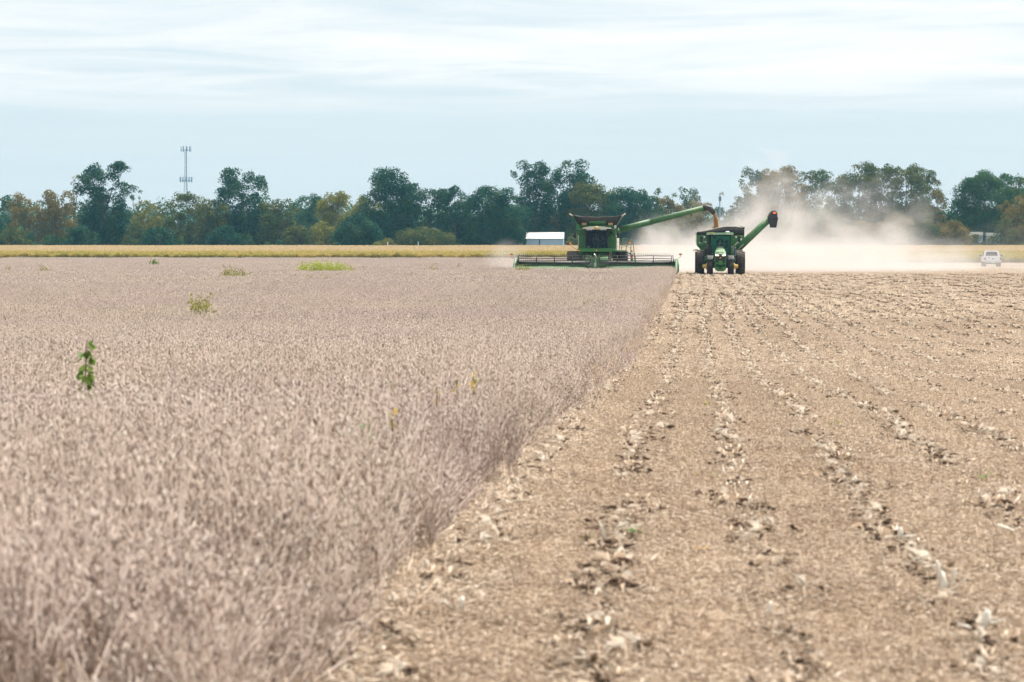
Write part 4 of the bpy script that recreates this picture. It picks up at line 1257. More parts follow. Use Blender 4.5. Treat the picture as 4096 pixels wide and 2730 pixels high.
    for s in (-1, 1):
        ra = MB(); ra.tube([(s*5.92, 0.3, 1.05), (s*5.98, 1.9, 1.25)], 0.06, 8)
        ra.lathe([(-0.04, 0.0), (-0.04, 0.30), (0.04, 0.30), (0.04, 0.0)], 'X', (s*5.88, 0.3, 1.10), 14)
        ra.tube([(s*5.9, 0.3, 1.0), (s*5.85, 0.25, 1.62)], 0.03, 6)
        ra.build('reel_end_arm', M_DKSTEEL, root)
        dv = MB()
        rows_ = []
        for k in range(9):
            f = k/8
            y = 1.8 - 3.0*f
            top_z = 1.32 - 0.15*f - 1.02*f**2.2; bot_z = 0.30 - 0.18*f
            w_ = 0.16*(1-f)**0.5 + 0.02
            xx = s*(6.08 + 0.06*(1-f))
            ring = [(xx - s*w_*0.7, y, bot_z), (xx + s*w_, y, bot_z + 0.05), (xx + s*w_*1.05, y, (top_z+bot_z)/2), (xx + s*w_*0.5, y, top_z - 0.02), (xx - s*w_*0.5, y, top_z), (xx - s*w_*0.8, y, (top_z+bot_z)/2)]
            rows_.append(ring + [ring[0]])
        dv.sheet(rows_)
        do = dv.build('crop_divider', M_GREEN_DUSTY, root)
        al = MB().tube([(s*6.12, 1.5, 1.25), (s*6.3, 1.45, 1.33), (s*6.42, 1.4, 1.48)], 0.012, 6).build('header_lamp_arm', M_BLACK, root)
        MB().lathe([(-0.03, 0.0), (-0.03, 0.055), (0.03, 0.055), (0.04, 0.0)], 'Y', (s*6.43, 1.38, 1.53), 10).build('amber_lens', M_ORANGE, al)
        MB().box(s*6.43-0.11, s*6.43+0.11, 1.38, 1.44, 1.59, 1.71, 0.03).build('lamp_shade', M_OLIVE, al)
    return root

def grain_solid():
    g = NT('heaped_grain')
    p = g.pos()
    n = g.noise(p, 60, 3, 0.7); n2 = g.noise(p, 3, 3)
    c = g.mix(n, (0.38, 0.22, 0.09), (0.66, 0.45, 0.22))
    c = g.mix(g.math('MULTIPLY', n2, 0.4), c, (0.52, 0.36, 0.2))
    b = g.n('ShaderNodeBsdfPrincipled', {'Base Color': c, 'Roughness': 0.8})
    bp = g.n('ShaderNodeBump', {'Height': n, 'Strength': 0.8, 'Distance': 0.01}); g.t.links.new(bp.outputs[0], b.inputs['Normal'])
    g.surf(b.outputs[0]); return g.m
M_GRAIN_S = grain_solid()
combine()
gz = ground_z(CX, CY)
person((CX - 0.04, CY + 3.50, gz + 2.36), 'combine operator in blue jeans seated behind the windshield', M_SHIRT, M_DENIM, M_CAP)
person((CX + 0.50, CY + 3.62, gz + 2.34), 'passenger in blue jeans seated at the right inside the combine cab', M_NAVY, M_DENIM, M_CAP, hands_z=0.22)

# ------------------------------------------------------------------ tractor
TX, TY = 2.13, 214.0
def tractor():
    root = thing('tractor', 'green row crop tractor with lit headlights facing the camera', 'tractor', (TX, TY, ground_z(TX, TY)))
    fa, ra = 1.0, 4.05                   # axle positions behind the nose
    for s in (-1, 1):
        wheel(root, (s*0.785, fa, 0.745), 0.745, 0.46, M_YELLOW, 24, 'front_wheel')
        wheel(root, (s*1.47, ra, 1.0), 1.0, 0.56, M_YELLOW, 24, 'rear_wheel')
        hb = MB(); hb.lathe([(0.0, 0.0), (0.0, 0.23), (0.10, 0.24), (0.12, 0.16), (0.35, 0.13), (0.36, 0.0)], 'X', (0, 0, 0), 18)
        h = hb.build('wheel_hub', M_YELLOW, root); h.location = (s*0.985, fa, 0.745); h.scale = (s, 1, 1)
        fd = MB()
        fd.sheet([[(s*(0.52 + 0.52*j/4), fa + math.cos(a)*0.84, 0.745 + math.sin(a)*0.84) for j in range(5)] for a in np.linspace(R(35), R(150), 12)])
        fo = fd.build('front_fender', M_BLACK, root); fo.modifiers.new('solid', 'SOLIDIFY').thickness = 0.02
        rf = MB()
        rf.sheet([[(s*(0.80 + 0.40*j/4), ra + math.cos(a)*1.13, 1.0 + math.sin(a)*1.13 + (0.03 if j < 4 else -0.05)) for j in range(5)] for a in np.linspace(R(20), R(178), 16)])
        fo = rf.build('rear_fender', M_GREEN, root); fo.modifiers.new('solid', 'SOLIDIFY').thickness = 0.03
    MB().tube([(-0.8, fa, 0.745), (0.8, fa, 0.745)], 0.13, 10).build('front_axle', M_GREEN_DARK, root)
    MB().tube([(-1.5, ra, 1.0), (1.5, ra, 1.0)], 0.15, 12).build('rear_axle', M_GREEN_DARK, root)
    MB().box(-0.32, 0.32, 0.5, 4.6, 0.62, 1.25, 0.05).build('chassis', M_GREEN_DARK, root)
    # hood: rows of cross sections from nose to cab
    rows_ = []
    for y, hw, zt, zb in ((0.02, 0.36, 1.66, 1.02), (0.10, 0.41, 1.74, 1.0), (0.45, 0.43, 1.84, 1.0), (1.0, 0.40, 1.97, 1.0), (1.7, 0.34, 2.10, 1.0), (2.3, 0.27, 2.24, 1.05), (2.5, 0.26, 2.26, 1.05)):
        sec = [(-hw, y, zb), (-hw*1.02, y, (zt+zb)/2), (-hw, y, zt-0.12), (-hw*0.86, y, zt-0.035), (-hw*0.45, y, zt), (0, y, zt+0.012), (hw*0.45, y, zt), (hw*0.86, y, zt-0.035), (hw, y, zt-0.12), (hw*1.02, y, (zt+zb)/2), (hw, y, zb)]
        rows_.append(sec)
    hood = MB().sheet(rows_).build('hood', M_GREEN_DUSTY, root)
    MB().box(-0.37, 0.37, 0.0, 0.10, 1.02, 1.62, 0.02).build('grille', M_BLACK, root)
    gr = MB()
    for z in np.linspace(1.08, 1.42, 8): gr.box(-0.36, 0.36, -0.012, 0.002, z, z+0.018)
    gr.build('grille_bars', M_DKSTEEL, root)
    for s in (-1, 1):
        MB().box(s*0.40-0.025, s*0.40+0.025, -0.01, 0.12, 0.62, 1.60, 0.01).build('nose_rail', M_GREEN_DUSTY, root)
        hl = MB(); hl.prism([(s*0.10, 1.58), (s*0.14, 1.54), (s*0.37, 1.55), (s*0.38, 1.66), (s*0.32, 1.66)], -0.03, 0.04)
        hl.build('headlight', M_LAMP, root)
        # pale vent panels on the hood
        vt = MB(); vt.sheet([[(s*(0.04 + 0.24*j/3), 0.25 + 0.62*f, 1.835 + 0.14*f + 0.012 - 0.02*j/3) for j in range(4)] for f in (0, 0.5, 1)])
        v = vt.build('hood_vent', M_VENT, hood)
        v2 = MB(); v2.sheet([[(s*(0.08 + 0.17*j/3), 0.33 + 0.22*f, 1.868 + 0.05*f - 0.01*j/3) for j in range(4)] for f in (0, 1)]); v2.build('vent_mesh', M_GREEN_DUSTY, v)
        v3 = MB(); v3.sheet([[(s*(0.06 + 0.21*j/3), 0.77 + 0.06*f, 1.966 + 0.014*f - 0.012*j/3) for j in range(4)] for f in (0, 1)]); v3.build('vent_slot', M_BLACK, v)
    # leaping animal badge: yellow shield with green shape
    bd = MB(); bd.prism([(-0.055, 1.33), (0.055, 1.33), (0.062, 1.42), (0.03, 1.45), (-0.03, 1.45), (-0.062, 1.42)], -0.025, -0.012)
    b_ = bd.build('badge', M_YELLOW, root)
    dm = MB(); dm.prism([(-0.045, 1.375), (-0.01, 1.385), (0.02, 1.405), (0.045, 1.40), (0.03, 1.385), (0.0, 1.365), (-0.02, 1.355)], -0.030, -0.026); dm.build('badge_animal', M_GREEN_DARK, b_)
    # front support, weight bracket
    fw = MB(); fw.box(-0.42, 0.42, 0.0, 0.5, 0.62, 0.72, 0.02); fw.box(-0.42, 0.42, -0.01, 0.14, 0.90, 1.02, 0.02)
    fw.prism([(-0.44, 0.62), (0.44, 0.62), (0.36, 0.46), (0.20, 0.38), (-0.20, 0.38), (-0.36, 0.46)], 0.0, 0.6)
    fw.box(-0.42, -0.36, 0.0, 0.12, 0.62, 1.02); fw.box(0.36, 0.42, 0.0, 0.12, 0.62, 1.02)
    fw.build('front_support', M_GREEN, root)
    MB().box(-0.15, 0.15, -0.22, -0.012, 0.86, 1.18, 0.02).build('weight_bracket', M_GREEN, root)
    MB().box(-0.09, 0.09, -0.10, -0.012, 0.60, 0.70, 0.02).build('tow_clevis', M_BLACK, root)
    # cab
    cf = MB()
    for s in (-1, 1):
        cf.prism([(s*0.70, 1.55), (s*0.79, 1.55), (s*0.80, 3.12), (s*0.70, 3.12)], 2.48, 2.58)
        cf.box(min(s*0.74, s*0.82), max(s*0.74, s*0.82), 4.0, 4.12, 1.5, 3.12)
    cf.box(-0.80, 0.80, 2.48, 4.12, 1.45, 1.56); cf.box(-0.80, 0.80, 2.48, 4.12, 3.05, 3.14)
    cf.build('cab_frame', M_BLACK, root)
    MB().sheet([[(x, 2.45 - 0.10*(1-(x/0.72)**2), z) for x in np.linspace(-0.71, 0.71, 9)] for z in np.linspace(1.58, 3.06, 5)]).build('windshield', M_GLASS2, root)
    for s in (-1, 1): MB().box(s*0.755-0.008, s*0.755+0.008, 2.60, 3.98, 1.58, 3.05).build('door_glass', M_GLASS2, root)
    MB().box(-0.70, 0.70, 4.13, 4.145, 1.7, 3.05).build('rear_glass', M_GLASS2, root)
    rf = MB(); rf.prism([(-1.03, 3.14), (1.0, 3.14), (1.02, 3.22), (0.95, 3.31), (0.5, 3.33), (0.42, 3.29), (-0.42, 3.29), (-0.5, 3.33), (-0.97, 3.31), (-1.04, 3.22)], 2.2, 4.3)
    ro = rf.build('cab_roof', M_GREEN_LT, root)
    MB().box(-0.78, -0.52, 2.17, 2.198, 3.21, 3.30, 0.008).build('amber_roof_lamp', M_YELLOW, ro)
    for x in (-0.90, -0.46, 0.55, 0.70, 0.86): MB().box(x-0.06, x+0.06, 2.15, 2.196, 3.145, 3.20, 0.008).build('roof_lamp', M_WLENS, ro)
    MB().lathe([(3.33, 0.16), (3.37, 0.16), (3.40, 0.10), (3.41, 0)], 'Z', (0.55, 2.6, 0), 14).build('receiver_dome', M_WPAINT, ro)
    ex = MB(); ex.tube([(-0.93, 2.35, 1.75), (-0.93, 2.35, 3.10)], [0.12, 0.10], 14)
    ex.tube([(-0.93, 2.35, 1.62), (-0.93, 2.35, 2.45)], 0.15, 14)
    ex.build('exhaust_stack', M_BLACK, root)
    MB().box(-1.20, -0.66, 2.2, 3.1, 1.52, 2.18, 0.08).build('fuel_tank', M_BLACK, root)
    MB().box(1.02, 1.20, 2.4, 3.2, 1.45, 2.20, 0.07).build('side_tank', M_BLUEGREY, root)
    MB().box(0.80, 1.00, 2.5, 3.2, 1.55, 2.25, 0.06).build('steps_cover', M_GREEN_DUSTY, root)
    for s in (-1, 1):
        sb = MB()
        for z in (0.75, 1.05, 1.35): sb.box(min(s*0.95, s*1.18), max(s*0.95, s*1.18), 2.3, 2.75, z, z+0.04)
        sb.box(min(s*1.16, s*1.19), max(s*1.16, s*1.19), 2.3, 2.36, 0.75, 1.5)
        sb.build('access_steps', M_BLACK, root)
        ma = MB().tube([(s*0.80, 2.35, 2.95), (s*1.20, 2.25, 2.95), (s*1.42, 2.22, 2.92)], 0.025, 6).build('mirror_arm', M_BLACK, root)
        MB().box(s*1.43-0.09, s*1.43+0.09, 2.16, 2.24, 2.58, 3.02, 0.03).build('mirror', M_BLACK, ma)
        MB().box(s*1.20-0.05, s*1.20+0.05, 2.17, 2.22, 2.90, 3.02, 0.01).build('side_lamp', M_WLENS, ma)
    # interior
    MB().box(-0.26, 0.26, 3.55, 3.70, 2.0, 2.75, 0.05).build('seat_back', M_SEAT, root)
    MB().box(-0.27, 0.27, 3.1, 3.62, 1.86, 2.0, 0.04).build('seat', M_SEAT, root)
    st = MB(); st.lathe([(-0.02, 0.18), (0, 0.20), (0.02, 0.18), (0, 0.165), (-0.02, 0.18)], 'Y', (0.0, 2.85, 2.42), 20); st.tube([(0, 2.86, 2.42), (0, 2.75, 1.56)], 0.05, 8)
    st.build('steering_column', M_BLACK, root)
    MB().box(0.40, 0.60, 2.95, 3.05, 2.15, 2.75, 0.03).build('display_console', M_BLACK, root)
    MB().tube([(-0.05, 2.34, 3.02), (0.45, 2.36, 2.55)], 0.012, 5).build('wiper', M_BLACK, root)
    MB().box(-0.5, -0.3, 2.6, 2.7, 2.82, 3.0, 0.02).build('cab_monitor', M_BLACK, root)
    MB().box(-0.1, 0.1, 4.2, 5.6, 0.5, 0.6).build('drawbar', M_BLACK, root)
    return root
M_GREEN_LT = paint('sunlit_dusty_green_roof', (0.28, 0.50, 0.30), 0.5, 0, 0.6, 0.2)  # sunlight on the green roof put into a paler base colour, plus dust
M_BLUEGREY = paint('blue_grey_plastic', (0.045, 0.085, 0.13), 0.45, 0, 0.2)
tractor()
person((TX, TY + 3.35, ground_z(TX, TY) + 1.95), 'tractor driver in dark blue shirt behind the steering wheel', M_NAVY, M_DENIM, M_CAP, hands_z=0.45)

# ------------------------------------------------------------------ grain cart
GX, GY = 2.18, 219.6
def grain_cart():
    root = thing('grain_cart', 'green grain cart with black top behind the tractor', 'grain cart', (GX, GY, ground_z(GX, GY)))
    y0, y1 = 0.0, 6.2
    W = 1.83
    w = MB()
    w.prism([(-W, 2.33), (W, 2.33), (W, 3.14), (-W, 3.14)], y0, y1)
    wall = w.build('hopper_wall', M_GREEN, root)
    h = MB(); h.prism([(-W, 2.326), (-1.46, 1.90), (-0.7, 1.15), (0.7, 1.15), (1.46, 1.90), (W, 2.326)], y0+0.02, y1-0.02, [(-W, 2.326), (-1.46, 1.92), (-0.7, 1.2), (0.7, 1.2), (1.46, 1.92), (W, 2.326)])
    h.build('hopper_bottom', M_GREEN_DARK, root)
    for x in (-1.4, 1.42):
        MB().box(x-0.12, x+0.12, y0-0.07, y0-0.002, 2.34, 3.13, 0.02).build('wall_stiffener', M_GREEN_DUSTY, wall)
    MB().box(1.48, 1.72, y0-0.02, y0-0.002, 2.98, 3.05).build('amber_decal', M_YELLOW, wall)
    MB().box(-W-0.05, -W-0.002, y0, y1, 2.45, 3.30, 0.01).build('side_cladding', M_CREAM, root)
    # black extension, arched front, with the rolled tarp along the right
    ex = MB()
    def topz(u):
        return 3.36 + 0.40*sstep(-1.0, 0.35, u) - 0.10*sstep(0.55, 1.0, u)
    for yy, inv in ((y0-0.03, 1), (y1-0.2, 1)):
        ex.sheet([[(u*W*1.0, yy - 0.05*f, 3.145 + (topz(u) - 3.145)*f) for u in np.linspace(-1, 1, 17)] for f in (0, 0.5, 1)])
    for s in (-1, 1):
        ex.sheet([[(s*W, y0-0.03 + (y1-y0-0.17)*j/6, 3.145 + (topz(s) - 3.145)*f) for j in range(7)] for f in (0, 1)])
    e = ex.build('hopper_extension', M_TARP, root); e.modifiers.new('solid', 'SOLIDIFY').thickness = 0.03
    MB().tube([(u*W, y0-0.07, topz(u)+0.015) for u in np.linspace(-1, 1, 17)], 0.035, 6).build('front_rim', M_CREAM, e)
    MB().tube([(u*W, y0-0.085, 3.20 + (topz(u)-3.20)*0.55) for u in np.linspace(-1, 1, 17)], 0.028, 6).build('seam', M_TARP, e)
    MB().tube([(W*0.97, y0-0.1, 3.66), (W*0.97, y1, 3.66)], 0.09, 10).build('tarp_roll', M_TARP, e)
    MB().tube([(1.45, y0-0.1, 3.86), (1.72, y0-0.1, 3.74)], 0.05, 8).build('tarp_bow_end', M_CREAM, e)
    MB().tube([(-W-0.03, y0-0.08, 3.24), (-W-0.02, y0-0.08, 3.42)], 0.07, 8).build('tarp_bow_end', M_CREAM, e)
    hp = MB(); hp.sheet([[(x, y, 3.20 + 0.38*math.exp(-((x+0.1)**2)/1.2 - ((y-2.2)**2)/3)) for x in np.linspace(-W+0.05, W-0.05, 14)] for y in np.linspace(y0+0.05, y1-0.3, 14)])
    hp.build('grain_heap', M_GRAIN_S, root)
    # lettering on the front wall
    tcv = bpy.data.curves.new('lettering', 'FONT'); tcv.body = 'Brent'; tcv.size = 0.26; tcv.shear = 0.25; tcv.extrude = 0.004
    to = bpy.data.objects.new('lettering', tcv); COL.objects.link(to)
    bpy.context.view_layer.update()
    dg = bpy.context.evaluated_depsgraph_get()
    me = bpy.data.meshes.new_from_object(to.evaluated_get(dg)); bpy.data.objects.remove(to)
    me.materials.clear(); me.materials.append(M_WPAINT)
    lo = bpy.data.objects.new('lettering', me); COL.objects.link(lo); lo.parent = wall
    lo.rotation_euler = (math.pi/2, 0, 0); lo.location = (-1.45, y0-0.012, 2.52)
    sw = MB(); sw.prism([(-1.68, 2.50), (-1.50, 2.49), (-1.40, 2.54), (-1.44, 2.56), (-1.52, 2.52), (-1.60, 2.53), (-1.45, 2.62), (-1.49, 2.63)], y0-0.016, y0-0.006)
    sw.build('lettering_swoosh', M_WPAINT, wall)
    # running gear
    ax = 3.3
    for s in (-1, 1): wheel(root, (s*1.60, ax, 0.93), 0.93, 0.70, M_GREEN_DARK, 22)
    MB().box(-1.4, 1.4, ax-0.15, ax+0.15, 0.80, 1.15, 0.03).build('axle_beam', M_GREEN_DARK, root)
    MB().prism([(-0.35, 0.9), (0.35, 0.9), (0.35, 1.15), (-0.35, 1.15)], ax, 0.2, [(-0.12, 0.55), (0.12, 0.55), (0.12, 0.8), (-0.12, 0.8)]).build('tongue', M_GREEN_DARK, root)
    la = MB().tube([(-1.35, 2.2, 1.92), (-1.95, 2.2, 1.93)], 0.03, 6).build('lamp_arm', M_BLACK, root)
    MB().box(-1.96, -1.72, 2.15, 2.24, 1.90, 2.02, 0.02).build('amber_lamp', M_YELLOW, la)
    MB().lathe([(-0.04, 0.0), (-0.04, 0.06), (0.04, 0.06), (0.04, 0.0)], 'X', (-2.04, 2.2, 1.93), 10).build('red_lamp', M_RED, la)
    # side auger, raised
    A = Vector((1.15, -0.35, 1.90)); B = Vector((3.72, -0.55, 4.36))
    au = MB(); au.tube([A, B], [0.29, 0.26], 20); ao = au.build('cart_auger', M_GREEN_DUSTY, root)
    MB().tube([Vector((0.75, 0.0, 1.25)), A + Vector((0.05, 0, 0.05))], 0.33, 16).build('auger_boot', M_GREEN_DARK, ao)
    d = (B - A).normalized(); nrm = Vector((-d.z, 0, d.x))
    MB().tube([A + d*0.15 + nrm*0.34, A + d*1.0 + nrm*0.34], 0.07, 8).build('hydraulic_cylinder', M_CREAM, ao)
    MB().tube([A + d*0.1 - nrm*0.05 + Vector((0, -0.33, 0)), A + d*0.8 - nrm*0.05 + Vector((0, -0.30, 0))], 0.04, 8).build('fold_link', M_STEEL, ao)
    sx, sz = 4.02, 4.66
    up = MB()
    ring = lambda y, k: [(sx-0.46*k, y, sz-0.20), (sx-0.34*k, y, sz+0.10), (sx-0.10*k, y, sz+0.36*k), (sx+0.20*k, y, sz+0.36*k), (sx+0.33*k, y, sz+0.14), (sx+0.36*k, y, sz-0.28), (sx-0.36*k, y, sz-0.36)]
    a_, b_, c_ = ring(-0.92, 0.8), ring(-0.70, 1.0), ring(-0.10, 1.0)
    up.sheet([a_ + [a_[0]], b_ + [b_[0]], c_ + [c_[0]]], False)
    up.add(a_, [tuple(range(7))]); up.add(c_, [tuple(reversed(range(7)))])
    uo = up.build('spout_hood', M_SPOUT, ao)
    ch = MB(); 
    r1 = [(sx-0.37, -0.88, sz-0.36), (sx+0.37, -0.88, sz-0.28), (sx+0.37, -0.12, sz-0.28), (sx-0.37, -0.12, sz-0.36)]
    r2 = [(sx-0.22, -0.72, sz-0.98), (sx+0.24, -0.72, sz-0.98), (sx+0.24, -0.25, sz-0.98), (sx-0.22, -0.25, sz-0.98)]
    ch.sheet([r1 + [r1[0]], r2 + [r2[0]]], False); ch.build('spout_chute', M_SPOUT, uo)
    MB().sheet([[(sx-0.38, -0.90, sz-0.37), (sx+0.38, -0.90, sz-0.29)], [(sx-0.38, -0.90, sz-0.31), (sx+0.38, -0.90, sz-0.23)]]).build('spout_band', M_BLACK, uo).modifiers.new('solid', 'SOLIDIFY').thickness = 0.03
    MB().box(sx-0.02, sx+0.20, -0.965, -0.922, sz+0.08, sz+0.21, 0.015).build('orange_lamp', M_ORANGE, uo)
    mt = Matrix.Translation((sx-0.30, -0.80, sz+0.03)) @ Matrix.Rotation(R(-40), 4, 'Y')
    MB().box(-0.09, 0.09, -0.12, -0.09, -0.02, 0.02, 0, mt).build('yellow_decal', M_YELLOW, uo)
    return root
M_SPOUT = paint('navy_black_spout', (0.020, 0.026, 0.040), 0.45, 0, 0.12, 0.2)
grain_cart()

# grain falling from the spout into the cart
def grain_stream():
    rng = np.random.default_rng(12)
    a = Vector((CX + 8.98, CY + 6.3, 4.83)); b = Vector((GX - 0.42, CY + 6.3, 3.42))
    n = 5200
    t = rng.beta(1.1, 1.0, n)
    w = 0.11 + 0.13*t
    ctr = np.outer(1-t, np.array(a)) + np.outer(t, np.array(b)); ctr[:, 0] += 0.14*np.sin(t*math.pi)*1.0
    u = rng.normal(0, 0.45, (n, 3)); u[:, 2] *= 0.4
    P = ctr + u*w[:, None]
    o = bpy.data.objects.new('grain_stream', np_mesh('grain_stream', [np_spindles(P, rng.normal(0, 1, (n, 3)), rng.uniform(0.03, 0.08, n), rng.uniform(0.014, 0.03, n), np.clip(rng.normal(0.5, 0.2, n), 0, 1))], M_GRAIN))
    COL.objects.link(o)
    tag(o, 'golden soybeans pouring from the auger spout into the cart', 'grain', None, 'stuff')
grain_stream()

# ------------------------------------------------------------------ pickup truck seen from behind
M_TRUCK = paint('white_truck_paint', (0.74, 0.76, 0.80), 0.3, 0, 0.2, 0.08)
M_TGLASS = paint('dark_truck_glass', (0.05, 0.05, 0.065), 0.1, 0, 0.05)
M_TAIL = paint('tail_lamp_red', (0.35, 0.05, 0.06), 0.3, 0, 0.3)
def pickup():
    d = 330.0
    c = ground_at(3972, d)
    root = thing('pickup_truck', 'white pickup truck driving away through the dust', 'truck', c, R(-2.0))
    W = 0.98
    bd = MB()
    bd.prism([(-W, 0.62), (W, 0.62), (W, 1.10), (W*0.97, 1.22), (-W*0.97, 1.22), (-W, 1.10)], 0.10, 5.7)
    bed = bd.build('body', M_TRUCK, root)
    cb = MB(); cb.prism([(-W*0.97, 1.22), (W*0.97, 1.22), (W*0.80, 1.86), (W*0.70, 1.93), (-W*0.70, 1.93), (-W*0.80, 1.86)], 2.1, 4.0, [(-W*0.97, 1.22), (W*0.97, 1.22), (W*0.78, 1.84), (W*0.68, 1.90), (-W*0.68, 1.90), (-W*0.78, 1.84)])
    cb.build('cab', M_TRUCK, root)
    MB().prism([(-0.70, 1.32), (0.70, 1.32), (0.62, 1.74), (0.56, 1.78), (-0.56, 1.78), (-0.62, 1.74)], 2.06, 2.095).build('rear_window', M_TGLASS, root)
    for s in (-1, 1):
        MB().add([(s*W*0.985, 2.5, 1.27), (s*W*0.985, 3.9, 1.27), (s*W*0.83, 3.7, 1.80), (s*W*0.83, 2.5, 1.80)], [(0, 1, 2, 3)]).build('side_window', M_TGLASS, root)
        MB().box(s*(W-0.10)-0.08, s*(W-0.10)+0.08, 0.06, 0.12, 0.82, 1.14, 0.01).build('tail_lamp', M_TAIL, root)
        m = MB().box(s*1.26-0.11, s*1.26+0.11, 3.45, 3.55, 1.20, 1.50, 0.03).build('mirror', M_TRUCK, root)
        MB().box(s*1.26-0.09, s*1.26+0.09, 3.42, 3.449, 1.23, 1.47).build('mirror_glass', M_TGLASS, m)
        MB().tube([(s*0.97, 3.55, 1.26), (s*1.18, 3.5, 1.28)], 0.03, 6).build('mirror_arm', M_BLACK, m)
        for yy in (1.25, 4.75):
            w = bpy.data.objects.new('wheel', None); COL.objects.link(w); w.parent = root; w.location = (s*0.84, yy, 0.40)
            MB().lathe([(-0.13, 0.24), (-0.14, 0.36), (-0.10, 0.40), (0.10, 0.40), (0.14, 0.36), (0.13, 0.24)], 'X', (0,0,0), 28).build('tyre', M_RUBBER, w)
            MB().lathe([(-0.11, 0.25), (-0.06, 0.18), (-0.05, 0.0)], 'X', (0,0,0), 20).build('rim', M_STEEL, w)
            MB().lathe([(0.11, 0.25), (0.06, 0.18), (0.05, 0.0)], 'X', (0,0,0), 20).build('rim', M_STEEL, w)
    tg = MB(); tg.box(-0.78, 0.78, 0.055, 0.099, 0.70, 1.19, 0.015); to = tg.build('tailgate', M_TRUCK, root)
    MB().box(-0.62, -0.30, 0.04, 0.054, 1.07, 1.12).build('handle', M_BLACK, to)
    MB().lathe([(-0.01, 0.0), (-0.01, 0.09), (0.01, 0.09), (0.01, 0.0)], 'Y', (0.0, 0.045, 1.0), 16).build('badge', M_BLUEGREY, to)
    bp = MB(); bp.box(-0.92, 0.92, -0.06, 0.08, 0.50, 0.66, 0.03); bo = bp.build('bumper', M_STEEL, root)
    MB().box(-0.18, 0.18, -0.075, -0.062, 0.53, 0.64).build('licence_plate', M_WPAINT, bo)
    MB().box(-0.8, 0.8, 0.4, 5.2, 0.35, 0.60).build('chassis', M_BLACK, root)
    MB().box(-0.20, 0.20, 2.3, 2.6, 1.935, 1.97, 0.01).build('roof_lamp', M_TAIL, root)
pickup()
# ------------------------------------------------------------------ weeds standing in the beans
def leafy(name, dark, mid, light):
    return plant_mat(name, [dark, mid, mid, light], transl=0.35, rough=0.55)
M_WEED = leafy('weed_green_leaf', (0.05, 0.115, 0.016), (0.115, 0.215, 0.035), (0.28, 0.36, 0.09))
M_WEEDOL = leafy('weed_olive_leaf', (0.10, 0.12, 0.03), (0.30, 0.29, 0.07), (0.46, 0.42, 0.14))
M_WEEDYE = leafy('weed_yellow_leaf', (0.18, 0.22, 0.04), (0.42, 0.46, 0.09), (0.60, 0.58, 0.22))
M_YLEAF = leafy('fallen_yellow_leaf', (0.50, 0.30, 0.03), (0.72, 0.46, 0.04), (0.80, 0.60, 0.12))
M_STEM = paint('weed_stem', (0.16, 0.17, 0.07), 0.8, 0, 0.0, 0.3)
def big_leaf_mesh(name, mat, tone):
    out = [(0,0,0), (0.30,0.22,0.05), (0.36,0.52,0.02), (0.20,0.84,-0.06), (0,1.0,-0.16), (-0.20,0.84,-0.06), (-0.36,0.52,0.02), (-0.30,0.22,0.05), (0,0.5,-0.05)]
    F = [(8,i,(i+1) % 8) for i in range(8)]
    return np_mesh(name, [(np.array(out, float), np.array(F), np.full(9, tone))], mat)
LEAVES = {k: [big_leaf_mesh('leaf', m, t) for t in (0.15, 0.45, 0.9)] for k, m in (('g', M_WEED), ('o', M_WEEDOL), ('y', M_YLEAF))}

def crop_dist(py, hgt):
    """distance at which plants of this height hide everything below picture row py"""
    lo, hi = 8.0, 420.0
    for _ in range(50):
        m = (lo + hi)/2
        y = 972 + (EYE - ground_z(-5, m) - hgt)*F_PX/m
        if y > py: lo = m
        else: hi = m
    return lo

def weed_single(px, py_top, py_base, wpx, n, lf, kinds, label, seed, hgt=0.66, name='weed', group=None):
    """upright weed whose leaves are told apart one by one"""
    d = crop_dist(py_base, hgt)
    g0 = ground_at(px, d)
    if g0.x > CROP_X - 0.25: g0 = Vector((CROP_X - 0.25, g0.y, ground_z(CROP_X, g0.y)))
    top = min(EYE - (py_top - 972)*d/F_PX - g0.z, hgt + 0.75)
    W = wpx*d/F_PX*0.5
    rng = random.Random(seed)
    root = thing(name, label, 'weed', g0, 0, group)
    lean = rng.uniform(-0.6, 0.6)*W
    pts = [(lean*math.sin(f*2.5), 0, top*f) for f in np.linspace(0, 1, 7)]
    MB().tube(pts, [0.011, 0.010, 0.009, 0.007, 0.006, 0.004, 0.003], 6).build('stem', M_STEM, root)
    for i in range(n):
        f = 1 - (i+0.3)/n*min(0.75, (top - hgt*0.85)/top)
        o = bpy.data.objects.new('leaf', rng.choice(LEAVES[rng.choice(kinds)])); COL.objects.link(o); o.parent = root
        a = rng.uniform(0, 6.28)
        o.location = (lean*math.sin(f*2.5) + math.cos(a)*W*rng.uniform(0.1, 0.7), math.sin(a)*W*0.5, top*f)
        o.rotation_euler = (rng.uniform(-1.3, -0.1), rng.uniform(-0.5, 0.5), a)
        s = lf*rng.uniform(0.6, 1.15); o.scale = (s, s, s)
    return root
